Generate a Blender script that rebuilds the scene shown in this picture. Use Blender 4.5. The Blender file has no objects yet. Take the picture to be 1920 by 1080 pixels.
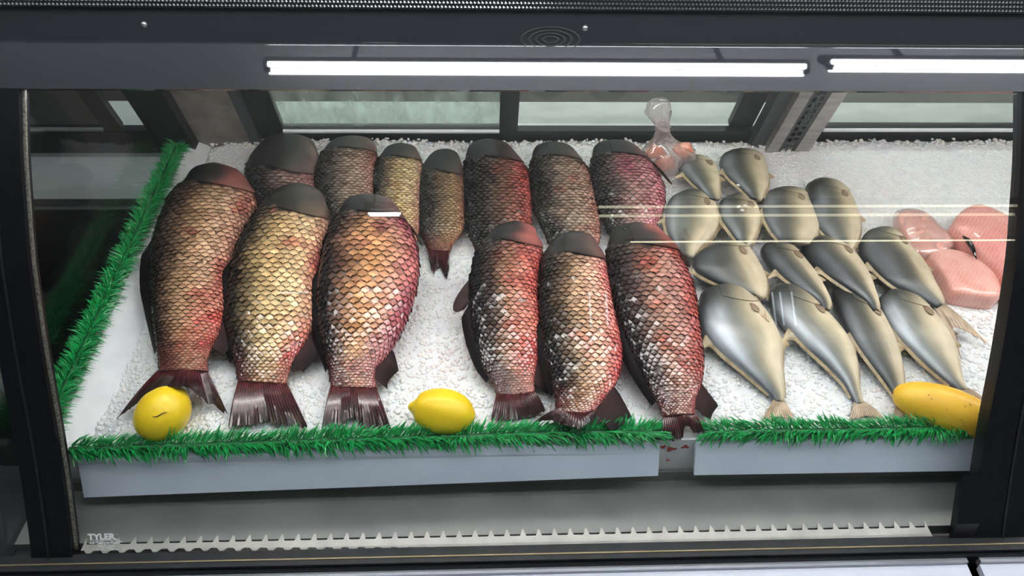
import bpy, math, random
import numpy as np
from mathutils import Vector, Matrix

random.seed(7)
rng = np.random.default_rng(11)
SC = bpy.context.scene
COL = SC.collection

# ------------------------------------------------------------------ camera
CAM_POS = np.array([0.0, -1.0, 1.75])
FPX = 1420.0                                   # focal length in pixels of a 1920 wide frame
_p, _y, _r = [math.radians(a) for a in (40.0, 3.0, 1.5)]
CF = np.array([math.sin(_y) * math.cos(_p), math.cos(_y) * math.cos(_p), -math.sin(_p)])
_R0 = np.array([math.cos(_y), -math.sin(_y), 0.0])
_U0 = np.cross(_R0, CF)
CR = _R0 * math.cos(_r) + _U0 * math.sin(_r)
CU = -_R0 * math.sin(_r) + _U0 * math.cos(_r)
cam = bpy.data.cameras.new('camera')
cam.sensor_width = 36.0
cam.lens = 36.0 * FPX / 1920.0
cam.clip_start = 0.02
camo = bpy.data.objects.new('camera', cam)
COL.objects.link(camo)
M = Matrix.Identity(4)
for i in range(3):
    M[i][0], M[i][1], M[i][2], M[i][3] = CR[i], CU[i], -CF[i], CAM_POS[i]
camo.matrix_world = M
SC.camera = camo

# ------------------------------------------------------------------ world, exposure
W = bpy.data.worlds.new('store_air')
SC.world = W
W.use_nodes = True
W.node_tree.nodes['Background'].inputs[0].default_value = (0.80, 0.88, 1.0, 1)
W.node_tree.nodes['Background'].inputs[1].default_value = 0.10
SC.view_settings.view_transform = 'Standard'
SC.view_settings.look = 'None'
SC.view_settings.gamma = 1.0
SC.view_settings.use_curve_mapping = False
SC.view_settings.exposure = 0.0
CEIL_LAMP = 38.0        # radiance of the shop's ceiling tubes
CASE_LAMP = 26.0        # radiance of the tube inside the case
REAR_LAMP = 85.0


# ------------------------------------------------------------------ helpers
def ray(px, py):
    return CF + CR * ((px - 960) / FPX) + CU * ((540 - py) / FPX)


BZ0, BS = 0.53, 0.10                            # the ice bed: z = BZ0 + BS*y
BN = np.array([0.0, -BS, 1.0]) / math.sqrt(1 + BS * BS)


def bed(px, py, h=0.0):
    """pixel -> point on a plane parallel to the ice bed, h above it"""
    d = ray(px, py)
    hv = h * math.sqrt(1 + BS * BS)
    t = (BZ0 + hv + BS * CAM_POS[1] - CAM_POS[2]) / (d[2] - BS * d[1])
    return CAM_POS + t * d


# the rear doors lean: plane through (y=DY,z=DZ) rising along EU
DY, DZ = 0.985, 0.690
LEAN = math.radians(25.0)
EU = np.array([0.0, -math.sin(LEAN), math.cos(LEAN)])
EN = np.array([0.0, -math.cos(LEAN), -math.sin(LEAN)])   # towards the viewer
EX = np.array([1.0, 0.0, 0.0])
DO = np.array([0.0, DY, DZ])


def door_xy(px, py, n=0.0):
    d = ray(px, py)
    t = ((DO + EN * n - CAM_POS) @ EN) / (d @ EN)
    P = CAM_POS + t * d - DO
    return P[0], P @ EU


def door_pt(x, u, n=0.0):
    return DO + EX * x + EU * u + EN * n


def hash3(i, j, k):
    n = (i * 374761393 + j * 668265263 + k * 1274126177) & 0x7fffffff
    n = ((n ^ (n >> 13)) * 1274126177) & 0x7fffffff
    return ((n ^ (n >> 16)) & 0xffff) / 65535.0


def vnoise(P, f=1.0, seed=0):
    P = np.asarray(P, float) * f + 100.0 + seed * 17.3
    I = np.floor(P).astype(np.int64)
    F = P - I
    F = F * F * (3 - 2 * F)
    out = 0.0
    for a in (0, 1):
        for b in (0, 1):
            for c in (0, 1):
                w = (F[..., 0] if a else 1 - F[..., 0]) * (F[..., 1] if b else 1 - F[..., 1]) * (F[..., 2] if c else 1 - F[..., 2])
                out = out + w * hash3(I[..., 0] + a, I[..., 1] + b, I[..., 2] + c)
    return out


def ss(a, b, x):
    t = np.clip((np.asarray(x, float) - a) / (b - a), 0, 1)
    return t * t * (3 - 2 * t)


def tag(o, label=None, cat=None, group=None, kind=None):
    if label: o['label'] = label
    if cat: o['category'] = cat
    if group: o['group'] = group
    if kind: o['kind'] = kind
    return o


def empty(name, loc=(0, 0, 0), label=None, cat=None, group=None, parent=None):
    o = bpy.data.objects.new(name, None)
    o.empty_display_size = 0.05
    COL.objects.link(o)
    o.location = loc
    if parent: o.parent = parent
    return tag(o, label, cat, group)


def world_loc(o):
    v = np.zeros(3)
    while o is not None:
        v = v + np.array(o.location[:])
        o = o.parent
    return v


def mesh(name, V, F, mat, parent=None, smooth=False, col=None, auto=None):
    """V in world coordinates; the object sits at its parent's place"""
    V = np.asarray(V, float).reshape(-1, 3)
    o_par = world_loc(parent) if parent is not None else np.zeros(3)
    org = np.array([V[:, 0].mean(), V[:, 1].mean(), V[:, 2].min()])
    me = bpy.data.meshes.new(name)
    if isinstance(F, np.ndarray):
        nf, k = F.shape
        me.vertices.add(len(V))
        me.vertices.foreach_set('co', (V - org).ravel())
        me.loops.add(nf * k)
        me.loops.foreach_set('vertex_index', F.ravel().astype(np.int32))
        me.polygons.add(nf)
        me.polygons.foreach_set('loop_start', (np.arange(nf) * k).astype(np.int32))
        me.update(calc_edges=True)
    else:
        me.from_pydata((V - org).tolist(), [], F)
    if smooth:
        me.polygons.foreach_set('use_smooth', np.ones(len(me.polygons), bool))
    if col is not None:
        col = np.asarray(col, float)
        if col.shape[1] == 3:
            col = np.hstack([col, np.ones((len(col), 1))])
        a = me.color_attributes.new('Col', 'FLOAT_COLOR', 'POINT')
        a.data.foreach_set('color', col.astype(np.float32).ravel())
    if mat: me.materials.append(mat)
    me.update()
    if auto is not None:
        me.set_sharp_from_angle(angle=math.radians(auto))
    o = bpy.data.objects.new(name, me)
    COL.objects.link(o)
    o.location = org - o_par
    if parent is not None: o.parent = parent
    return o


def struct(name, V, F, mat):
    return tag(mesh(name, V, F, mat), kind='structure')


def grid_faces(n, m, wrap=False):
    """n rows of m points; wrap closes each row"""
    i = np.arange(n - 1)[:, None]
    j = np.arange(m if wrap else m - 1)[None, :]
    j2 = (j + 1) % m
    f = np.stack(np.broadcast_arrays(i * m + j, i * m + j2, (i + 1) * m + j2, (i + 1) * m + j), -1)
    return f.reshape(-1, 4)


class MB:
    def __init__(s): s.V = []; s.F = []
    def add(s, V, F):
        b = len(s.V)
        s.V += [tuple(v) for v in V]
        s.F += [[b + i for i in f] for f in F]
    def hexa(s, P):
        s.add(P, [(0, 3, 2, 1), (4, 5, 6, 7), (0, 1, 5, 4), (1, 2, 6, 5), (2, 3, 7, 6), (3, 0, 4, 7)])
    def box(s, x0, x1, y0, y1, z0, z1):
        s.hexa([(x0, y0, z0), (x1, y0, z0), (x1, y1, z0), (x0, y1, z0), (x0, y0, z1), (x1, y0, z1), (x1, y1, z1), (x0, y1, z1)])
    def dbox(s, x0, x1, u0, u1, n0, n1):
        """box in the leaning frame of the rear doors"""
        q = [door_pt(x, u, n) for (x, u, n) in ((x0, u0, n0), (x1, u0, n0), (x1, u0, n1), (x0, u0, n1), (x0, u1, n0), (x1, u1, n0), (x1, u1, n1), (x0, u1, n1))]
        s.hexa(q)
    def extr(s, prof, x0, x1):
        """closed (y,z) outline pushed along x"""
        n = len(prof)
        V = [(x0, y, z) for y, z in prof] + [(x1, y, z) for y, z in prof]
        F = [(i, (i + 1) % n, n + (i + 1) % n, n + i) for i in range(n)]
        F += [tuple(range(n))[::-1], tuple(range(n, 2 * n))]
        s.add(V, F)
    def tube(s, path, r, k=8, closed_ends=True):
        path = np.asarray(path, float)
        n = len(path)
        rr = np.broadcast_to(np.asarray(r, float), (n,))
        T = np.gradient(path, axis=0)
        T /= np.linalg.norm(T, axis=1)[:, None] + 1e-12
        up = np.array([0, 0, 1.0]) if abs(T[0][2]) < .9 else np.array([1.0, 0, 0])
        V = []
        for i in range(n):
            a = np.cross(T[i], up); a /= np.linalg.norm(a)
            b = np.cross(a, T[i])
            for j in range(k):
                t = 2 * math.pi * j / k
                V.append(path[i] + rr[i] * (a * math.cos(t) + b * math.sin(t)))
        F = grid_faces(n, k, True).tolist()
        if closed_ends:
            F += [list(range(k))[::-1], list(range((n - 1) * k, n * k))]
        s.add(V, F)
    def build(s, name, mat, parent=None, smooth=False, auto=None):
        return mesh(name, s.V, s.F, mat, parent, smooth, auto=auto)


# ------------------------------------------------------------------ materials
def mat(name, col=(.5, .5, .5), rough=.5, metal=0.0, spec=.5, coat=0.0, noise=None, bump=None, emit=None, attr=False, sss=0.0, alpha_metal=False, coat_rough=.06):
    m = bpy.data.materials.new(name)
    m.use_nodes = True
    nt = m.node_tree
    b = nt.nodes['Principled BSDF']
    b.inputs['Base Color'].default_value = (*col, 1)
    b.inputs['Roughness'].default_value = rough
    b.inputs['Metallic'].default_value = metal
    b.inputs['Specular IOR Level'].default_value = spec
    b.inputs['Coat Weight'].default_value = coat
    b.inputs['Coat Roughness'].default_value = coat_rough
    if sss:
        b.inputs['Subsurface Weight'].default_value = sss
        b.inputs['Subsurface Radius'].default_value = (.01, .008, .006)
    tc = nt.nodes.new('ShaderNodeTexCoord')
    src = None
    if attr:
        a = nt.nodes.new('ShaderNodeAttribute'); a.attribute_name = 'Col'
        src = a.outputs['Color']
        if alpha_metal:
            nt.links.new(a.outputs['Alpha'], b.inputs['Metallic'])
    if noise:                                   # (scale, second colour or factor, detail, stretch)
        sc, c2 = noise[0], noise[1]
        det = noise[2] if len(noise) > 2 else 4
        n = nt.nodes.new('ShaderNodeTexNoise'); n.inputs['Scale'].default_value = sc; n.inputs['Detail'].default_value = det
        if len(noise) > 3:
            mp = nt.nodes.new('ShaderNodeMapping'); mp.inputs['Scale'].default_value = noise[3]
            nt.links.new(tc.outputs['Object'], mp.inputs[0]); nt.links.new(mp.outputs[0], n.inputs['Vector'])
        else:
            nt.links.new(tc.outputs['Object'], n.inputs['Vector'])
        rp = nt.nodes.new('ShaderNodeValToRGB')
        rp.color_ramp.elements[0].position = .35; rp.color_ramp.elements[1].position = .68
        mx = nt.nodes.new('ShaderNodeMix'); mx.data_type = 'RGBA'
        nt.links.new(n.outputs['Fac'], rp.inputs[0]); nt.links.new(rp.outputs[0], mx.inputs[0])
        if src is not None:
            mu = nt.nodes.new('ShaderNodeMix'); mu.data_type = 'RGBA'; mu.blend_type = 'MULTIPLY'; mu.inputs[0].default_value = 1
            nt.links.new(src, mu.inputs[6]); mu.inputs[7].default_value = (*c2, 1)
            nt.links.new(src, mx.inputs[6]); nt.links.new(mu.outputs[2], mx.inputs[7])
        else:
            mx.inputs[6].default_value = (*col, 1); mx.inputs[7].default_value = (*c2, 1)
        src = mx.outputs[2]
    if src is not None:
        nt.links.new(src, b.inputs['Base Color'])
    if bump:
        n = nt.nodes.new('ShaderNodeTexNoise'); n.inputs['Scale'].default_value = bump[0]; n.inputs['Detail'].default_value = 3
        nt.links.new(tc.outputs['Object'], n.inputs['Vector'])
        bp = nt.nodes.new('ShaderNodeBump'); bp.inputs['Strength'].default_value = bump[1]; bp.inputs['Distance'].default_value = bump[2] if len(bump) > 2 else .002
        nt.links.new(n.outputs['Fac'], bp.inputs['Height']); nt.links.new(bp.outputs[0], b.inputs['Normal'])
    if emit:
        b.inputs['Emission Color'].default_value = (*emit[0], 1)
        b.inputs['Emission Strength'].default_value = emit[1]
    return m


def glass_mat(name, tint=(.97, .985, .98), rough=0.0, haze=None, refl=1.0):
    """clear sheet: transparent + mirror by a Schlick curve; haze = (colour, amount, noise scale, stretch)"""
    m = bpy.data.materials.new(name)
    m.use_nodes = True
    nt = m.node_tree
    nt.nodes.clear()
    out = nt.nodes.new('ShaderNodeOutputMaterial')
    tr = nt.nodes.new('ShaderNodeBsdfTransparent'); tr.inputs[0].default_value = (*tint, 1)
    gl = nt.nodes.new('ShaderNodeBsdfGlossy'); gl.inputs['Roughness'].default_value = rough; gl.inputs[0].default_value = (1, 1, 1, 1)
    lw = nt.nodes.new('ShaderNodeLayerWeight'); lw.inputs[0].default_value = .5
    pw = nt.nodes.new('ShaderNodeMath'); pw.operation = 'POWER'; pw.inputs[1].default_value = 5
    ma = nt.nodes.new('ShaderNodeMath'); ma.operation = 'MULTIPLY_ADD'; ma.inputs[1].default_value = .9 * refl; ma.inputs[2].default_value = .042 * refl
    nt.links.new(lw.outputs['Facing'], pw.inputs[0]); nt.links.new(pw.outputs[0], ma.inputs[0])
    mx = nt.nodes.new('ShaderNodeMixShader')
    nt.links.new(ma.outputs[0], mx.inputs[0]); nt.links.new(tr.outputs[0], mx.inputs[1]); nt.links.new(gl.outputs[0], mx.inputs[2])
    last = mx.outputs[0]
    if haze:
        df = nt.nodes.new('ShaderNodeBsdfDiffuse'); df.inputs[0].default_value = (*haze[0], 1)
        tl = nt.nodes.new('ShaderNodeBsdfTranslucent'); tl.inputs[0].default_value = (*haze[0], 1)
        dm = nt.nodes.new('ShaderNodeMixShader'); dm.inputs[0].default_value = .5
        nt.links.new(df.outputs[0], dm.inputs[1]); nt.links.new(tl.outputs[0], dm.inputs[2])
        tc = nt.nodes.new('ShaderNodeTexCoord')
        mp = nt.nodes.new('ShaderNodeMapping'); mp.inputs['Scale'].default_value = haze[3]
        nz = nt.nodes.new('ShaderNodeTexNoise'); nz.inputs['Scale'].default_value = haze[2]; nz.inputs['Detail'].default_value = 6
        nt.links.new(tc.outputs['Object'], mp.inputs[0]); nt.links.new(mp.outputs[0], nz.inputs['Vector'])
        rp = nt.nodes.new('ShaderNodeMapRange')
        rp.inputs[1].default_value = .35; rp.inputs[2].default_value = .7
        rp.inputs[3].default_value = haze[1] * .25; rp.inputs[4].default_value = haze[1]
        nt.links.new(nz.outputs['Fac'], rp.inputs[0])
        m2 = nt.nodes.new('ShaderNodeMixShader')
        nt.links.new(rp.outputs[0], m2.inputs[0]); nt.links.new(last, m2.inputs[1]); nt.links.new(dm.outputs[0], m2.inputs[2])
        last = m2.outputs[0]
    nt.links.new(last, out.inputs[0])
    return m


def film_mat(name, tint, white, amount):
    """thin crinkled plastic film"""
    m = glass_mat(name, tint, .08, refl=2.2, haze=(white, amount, 14.0, (1, 1, .35)))
    return m


m_black = mat('black_rubber', (.010, .011, .013), .45, noise=(30, (.02, .02, .022)))
m_frame = mat('black_frame_paint', (.005, .006, .008), .35, noise=(60, (.008, .009, .012)), spec=.3)
m_canopy = mat('black_backed_glass', (.034, .037, .043), .07, spec=.85)
m_canopy.node_tree.nodes['Principled BSDF'].inputs['Roughness'].default_value = .018
m_knurl = mat('knurled_trim', (.55, .56, .58), .16, 1.0)
m_bead = mat('speckled_sealant', (.17, .155, .13), .7, noise=(300, (.02, .02, .02), 2))
m_steel = mat('brushed_steel', (.42, .40, .38), .38, .75, noise=(9, (.30, .28, .27), 6, (1, 1, 6)))
m_steel_dirty = mat('stained_steel', (.30, .27, .24), .55, .35, noise=(14, (.16, .14, .125), 6))
m_baypane_dim = mat('dim_beige_bay_pane', (.20, .19, .165), .5, noise=(5, (.15, .14, .125)))  # opaque beige: the dim light behind the bay's door glass, put into colour
m_dkgrey = mat('dark_grey_metal', (.045, .05, .058), .4, .3)
m_deck = mat('grey_deck_metal', (.24, .24, .235), .5, .1, noise=(7, (.18, .183, .18), 6))
m_deck_dark = mat('dark_deck_metal', (.13, .135, .145), .35, .2, noise=(5, (.05, .05, .055)))
m_baydeck = mat('shade_dark_bay_deck', (.050, .052, .060), .35, .2, noise=(4, (.07, .072, .08)))  # darkened deck metal: the bay's lack of light is in the colour
m_grille = mat('air_grille_metal', (.42, .41, .38), .4, .2, noise=(20, (.33, .32, .30)))
m_gold = mat('brass_line', (.35, .28, .16), .35, .6)
m_silver = mat('silver_edge', (.36, .38, .42), .35, .6)
m_whitepan = mat('white_enamel_panel', (.80, .83, .94), .3, spec=.4, noise=(3, (.77, .80, .92)))
m_tray = mat('white_plastic_tray', (.80, .81, .84), .4, noise=(25, (.72, .73, .76)))
m_lip = mat('pale_plastic_lip', (.74, .81, .95), .35, noise=(6, (.68, .75, .90)))
m_cut = mat('white_cutting_board', (.80, .81, .785), .5, noise=(8, (.68, .69, .665)))
m_counter_dark = mat('brown_back_counter', (.07, .055, .05), .5, noise=(6, (.12, .10, .09)))
m_floor = mat('pale_floor_tile', (.52, .52, .53), .4, noise=(4, (.46, .46, .46)))
m_ceil = mat('white_ceiling', (.76, .77, .78), .8, noise=(2, (.70, .71, .72)))
m_wall = mat('grey_wall_paint', (.30, .31, .34), .7, noise=(2, (.25, .26, .29)))
m_house = mat('grey_lamp_housing', (.06, .06, .065), .6)
m_tube = mat('lit_tube', (.9, .9, .9), .5, emit=((.93, .97, 1.0), CEIL_LAMP))
m_tube_fill = mat('lit_fill_tube', (.9, .9, .9), .5, emit=((.95, .98, 1.0), CEIL_LAMP * .48))
m_tube_wall = mat('lit_wall_tube', (.9, .9, .9), .5, emit=((.80, .90, 1.0), CEIL_LAMP * .085))
m_tube_faint = mat('lit_tube_faint', (.9, .9, .9), .5, emit=((1.0, .93, .68), CEIL_LAMP * .10))
m_tube_warm = mat('lit_tube_warm', (.9, .9, .9), .5, emit=((1.0, .93, .68), CEIL_LAMP * .22))
m_casetube = mat('lit_case_tube', (.9, .9, .9), .5, emit=((1.0, .95, .91), CASE_LAMP))
m_rearfill = mat('lit_rear_fill_tube', (.9, .9, .9), .5, emit=((.95, 1.0, .95), REAR_LAMP))
m_glass = glass_mat('curved_front_glass')
m_endglass = glass_mat('end_pane_glass', (.80, .84, .84))
m_doorglass = glass_mat('rear_door_glass', (.90, .93, .91), haze=((.62, .70, .65), .10, 9.0, (1, 1, 2.4)))
m_doorglass_fog = glass_mat('fogged_door_glass', (.86, .92, .89), haze=((.60, .68, .63), .42, 16.0, (1.6, 1, .7)))
m_print = mat('white_glass_print', (.92, .95, .95), .6)
m_ice = mat('ice_bed', (.84, .84, .85), .4, spec=.4, noise=(40, (.78, .78, .80)), bump=(110, .4, .003), sss=.15)
m_chip = mat('ice_chip', (.90, .895, .90), .22, spec=.5, sss=.6, attr=True)
m_scrap = mat('white_scrap', (.85, .85, .84), .4)
m_grass = mat('green_plastic_blade', (.010, .36, .085), .30, noise=(60, (.005, .21, .045), 2), spec=.5)
m_grass_base = mat('green_plastic_base', (.006, .10, .03), .5)
m_scale = mat('carp_scale_skin', rough=.24, spec=.5, coat=.35, attr=True, noise=(55, (.72, .62, .58), 3), coat_rough=.12)
m_skin = mat('carp_bare_skin', rough=.33, spec=.5, coat=.25, attr=True, noise=(28, (.62, .60, .60), 5), bump=(160, .10, .001), coat_rough=.15)
m_fin = mat('carp_fin_web', rough=.6, spec=.15, coat=.0, attr=True, noise=(45, (.5, .42, .42), 4))
m_tail = mat('carp_tail_web', rough=.27, spec=.55, coat=.3, attr=True, noise=(60, (.5, .40, .40), 4))
m_pomp = mat('pompano_skin', rough=.42, spec=.4, coat=.06, attr=True, alpha_metal=True, noise=(26, (.86, .85, .84), 5), bump=(420, .05, .0006), coat_rough=.2)
m_pfin = mat('pompano_fin_web', rough=.4, attr=True, noise=(60, (.8, .75, .68), 3), sss=.15)
m_lemon = mat('lemon_rind', (.93, .66, .02), .36, noise=(10, (.90, .59, .014), 3), bump=(150, .25, .0016), sss=.08)
m_mango = mat('mango_rind', (.90, .55, .045), .42, noise=(9, (.88, .48, .035), 3), bump=(120, .14, .0012), sss=.08)
m_spot = mat('brown_rind_spot', (.16, .09, .03), .6)
m_meat = mat('raw_pink_flesh', (.78, .33, .28), .3, coat=.3, attr=True, noise=(30, (.90, .74, .70), 5), bump=(60, .25, .003), sss=.15)
m_meat_r = mat('raw_orange_flesh', (.72, .22, .13), .3, coat=.4, noise=(45, (.78, .42, .32), 4), bump=(90, .4, .004), sss=.15)
def add_bands(m, pale, sc):
    nt = m.node_tree; b = nt.nodes['Principled BSDF']
    src = b.inputs['Base Color'].links[0].from_socket
    tc = nt.nodes.new('ShaderNodeTexCoord'); mp = nt.nodes.new('ShaderNodeMapping'); mp.inputs['Rotation'].default_value = (0, 0, .75)
    w = nt.nodes.new('ShaderNodeTexWave'); w.inputs['Scale'].default_value = sc; w.inputs['Distortion'].default_value = 5; w.inputs['Detail'].default_value = 3; w.inputs['Detail Scale'].default_value = 1.5
    nt.links.new(tc.outputs['Object'], mp.inputs[0]); nt.links.new(mp.outputs[0], w.inputs[0])
    rp = nt.nodes.new('ShaderNodeMapRange'); rp.inputs[1].default_value = .72; rp.inputs[2].default_value = 1.0; rp.inputs[4].default_value = .26
    nt.links.new(w.outputs['Fac'], rp.inputs[0])
    mx = nt.nodes.new('ShaderNodeMix'); mx.data_type = 'RGBA'; mx.inputs[7].default_value = (*pale, 1)
    nt.links.new(rp.outputs[0], mx.inputs[0]); nt.links.new(src, mx.inputs[6]); nt.links.new(mx.outputs[2], b.inputs['Base Color'])
add_bands(m_meat, (.92, .68, .62), 38)
m_film = film_mat('clear_plastic_film', (.93, .90, .90), (.93, .84, .83), .40)
m_blood = mat('blood_stain', (.42, .06, .06), .25)
m_eye = mat('fish_eye', (.01, .01, .01), .1, coat=.5)
m_rivet = mat('bright_rivet', (.6, .6, .6), .25, .8)
m_label = mat('grey_mirrored_rings', (.035, .037, .04), .5)  # colour of the rings that stand in for a mirrored pattern

# ------------------------------------------------------------------ the shop around the case
def quad_box(name, x0, x1, y0, y1, z0, z1, m):
    b = MB(); b.box(x0, x1, y0, y1, z0, z1)
    return tag(b.build(name, m), kind='structure')

quad_box('floor', -5, 5, -8, 4, -0.05, 0.0, m_floor)
quad_box('ceiling', -5, 5, -8, 4, 3.0, 3.05, m_ceil)
quad_box('wall_front', -5, 5, -8.1, -8.0, 0.0, 3.0, m_wall)
quad_box('wall_back', -5, 5, 4.0, 4.1, 0.0, 3.0, m_wall)
quad_box('wall_left', -5.1, -5, -8, 4, 0.0, 3.0, m_wall)
quad_box('wall_right', 5, 5.1, -8, 4, 0.0, 3.0, m_wall)


def ceiling_light(x, y, length, label, tube_m=None, gap=.030, z=2.75, r=.0115, house=.011):
    t = empty('ceiling_light', (x, y, z), label, 'ceiling light', 'tube lights on the shop ceiling')
    b = MB(); b.box(x - length / 2 - .03, x + length / 2 + .03, y - house, y + house, z + .030, z + .07)
    for q in (-.35, .35):
        b.box(x + q * length - .008, x + q * length + .008, y - .008, y + .008, z + .07, 3.0)
    b.build('housing', m_house, t)
    for s in (-1, 1):
        c = MB(); c.tube([(x - length / 2, y + s * gap / 2, z), (x + length / 2, y + s * gap / 2, z)], r, 12)
        c.build('tube', tube_m or m_tube, t, smooth=False)
    for s in (-1, 1):
        c = MB(); c.box(x + s * (length / 2 + .004) - .012, x + s * (length / 2 + .004) + .012, y - house, y + house, z - .015, z + .03)
        c.build('socket', m_house, t)
    return t

ceiling_light(.24, -.575, 2.13, 'long twin tube ceiling light mirrored as the long white bar above the fish')
ceiling_light(2.47, -.555, 2.13, 'twin tube ceiling light mirrored as the white bar at the right above the fish')
ceiling_light(2.00, -2.60, 2.60, 'warm ceiling light mirrored as the faint upper golden streak across the silver fish', m_tube_faint, .085, r=.007, house=.03)
ceiling_light(2.38, -3.24, 2.75, 'warm ceiling light mirrored as the bright lower golden streak across the silver fish', m_tube_warm, .028, r=.012, house=.01)
ceiling_light(-.575, -2.62, .19, 'short ceiling light mirrored as the small white dash on the third front carp', None, .012, r=.0065, house=.005)
ceiling_light(-1.0, -.16, 2.3, 'added twin tube light that brightens the left half of the case', m_tube_fill, .05, r=.016, house=.03)  # unseen fixture added to brighten the dim deck, lip and front panel
ceiling_light(1.5, -.16, 2.3, 'added twin tube light that brightens the right half of the case', m_tube_fill, .05, r=.016, house=.03)  # second added fill fixture, for the right side of the case front
for k_, (xs, lab) in enumerate((((1.36, 1.57), 'pair of upright wall tubes mirrored as thin streaks on the fifth front carp'), ((3.70, 3.80, 3.95), 'three upright wall tubes mirrored as thin streaks on a pompano head'))):
    t = empty('wall_light', (sum(xs) / len(xs), -7.96, 2.15), lab, 'wall light', 'tube lights on the far shop wall')
    b = MB(); b.box(min(xs) - .06, max(xs) + .06, -8.0, -7.94, 2.12, 2.83); b.build('back_plate', m_house, t)
    for x_ in xs:
        b = MB(); b.tube([(x_, -7.92, 2.18), (x_, -7.92, 2.78)], .012, 8); b.build('tube', m_tube_wall, t)
t = empty('wall_light', (-2.34, -7.96, 2.80), 'short level wall tube mirrored as a pale dash on the second front carp', 'wall light', 'tube lights on the far shop wall')
b = MB(); b.box(-2.56, -2.12, -8.0, -7.94, 2.80, 2.90); b.build('back_plate', m_house, t)
b = MB(); b.tube([(-2.53, -7.92, 2.85), (-2.15, -7.92, 2.85)], .020, 8); b.build('tube', m_tube_wall, t)
# unseen tube light added to brighten the prep side, behind the case
t = empty('ceiling_light', (.2, 1.75, 2.93), 'added tube light that brightens the work table behind the case', 'ceiling light', 'tube lights on the shop ceiling')
b = MB(); b.box(-1.7, 2.1, 1.68, 1.82, 2.955, 3.0); b.build('housing', m_house, t)
b = MB(); b.tube([(-1.65, 1.75, 2.93), (2.05, 1.75, 2.93)], .02, 12); b.build('tube', m_rearfill, t)


# ------------------------------------------------------------------ display case
case = empty('display_case', (0, 0, 0), 'long refrigerated fish display case with curved front glass and black frames', 'display case')
# (y,z) line of the curved front glass, bottom to top
GP = [(-.208, .415), (-.185, .452), (-.132, .55), (-.083, .65), (-.034, .76), (.010, .85), (.052, .93), (.097, 1.0), (.155, 1.085), (.222, 1.170)]


def catmull(P, n):
    P = np.asarray(P, float)
    m = len(P)
    s = np.linspace(0, m - 1, n)
    i = np.clip(s.astype(int), 0, m - 2)
    t = (s - i)[:, None]
    g = lambda k: P[np.clip(k, 0, m - 1)]
    p0, p1, p2, p3 = g(i - 1), g(i), g(i + 1), g(i + 2)
    p0 = np.where((i == 0)[:, None], 2 * p1 - p2, p0)
    p3 = np.where((i == m - 2)[:, None], 2 * p2 - p1, p3)
    return .5 * (2 * p1 + (p2 - p0) * t + (2 * p0 - 5 * p1 + 4 * p2 - p3) * t ** 2 + (3 * p1 - p0 - 3 * p2 + p3) * t ** 3)


GPs = catmull(GP, 46)


def prof_offset(P, d):
    T = np.gradient(P, axis=0); T /= np.linalg.norm(T, axis=1)[:, None]
    N = np.stack([-T[:, 1], T[:, 0]], 1)       # outwards: towards the customer
    return P + N * d


def sheet_x(name, P, th, x0, x1, m, parent, nx=2, smooth=True, auto=40):
    """a slab of thickness th following the (y,z) line P between x0 and x1"""
    A = prof_offset(P, 0); B = prof_offset(P, -th)
    loop = np.vstack([A, B[::-1]])
    b = MB(); b.extr([tuple(q) for q in loop], x0, x1)
    return b.build(name, m, parent, smooth=smooth, auto=auto)

XL, XR = -.775, .965
glass = sheet_x('front_glass', GPs, .006, XL - .02, XR + .03, m_glass, case)
sheet_x('front_glass', GPs, .006, XR + .09, 2.4, m_glass, case)
sheet_x('front_glass', GPs, .006, -2.4, XL - .07, m_glass, case)
# black frames at both glass joints
fr = sheet_x('glass_frame', prof_offset(GPs, .004), .03, XL - .075, XL, m_frame, case)
sheet_x('frame_seam', prof_offset(GPs, .0062), .003, XL - .045, XL - .041, m_black, fr)
fr = sheet_x('glass_frame', prof_offset(GPs, .004), .03, XR, XR + .105, m_frame, case)
sheet_x('frame_seam', prof_offset(GPs, .0062), .003, XR + .060, XR + .064, m_black, fr)
gk = MB(); gk.extr([(-.205, .418), (-.150, .525), (-.150, .56), (-.20, .47)], XR - .045, XR)
gk.build('corner_gasket', m_frame, fr)
# speckled sealant bead at the left frame
bd = MB(); bd.tube(np.column_stack([np.full(len(GPs), XL + .001), prof_offset(GPs, -.009)])[3:], .0042, 8)
bd.build('seal_bead', m_bead, case, smooth=True)

# canopy: black backed upper band, a fold, then the upper band and the knurled trim
fold = np.array([(.277, 1.2290)])
c0 = np.array([.222, 1.170]); c1 = np.array([.277, 1.229]); c2 = np.array([.297, 1.284])
def fillet(a, b, c, r, n):
    u = (a - b) / np.linalg.norm(a - b); v = (c - b) / np.linalg.norm(c - b)
    P = []
    for t in np.linspace(0, 1, n):
        P.append((b + u * r) * (1 - t) ** 2 + 2 * b * t * (1 - t) + (b + v * r) * t * t)
    return P
lower = [c0 * (1 - t) + (c1 + (c0 - c1) / np.linalg.norm(c0 - c1) * .0032) * t + np.array([-.0, .0]) for t in np.linspace(0, 1, 6)]
uu_ = (c0 - c1) / np.linalg.norm(c0 - c1); vv_ = (c2 - c1) / np.linalg.norm(c2 - c1)
lower = lower[:-1] + [c1 + uu_ * .0050, c1 + uu_ * .0042, c1 + uu_ * .0036, lower[-1]]
bandP = np.array(lower[:-1] + fillet(c0, c1, c2, .0032, 9) + [c1 + vv_ * .0036, c1 + vv_ * .0042, c1 + vv_ * .0050, c2])
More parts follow.
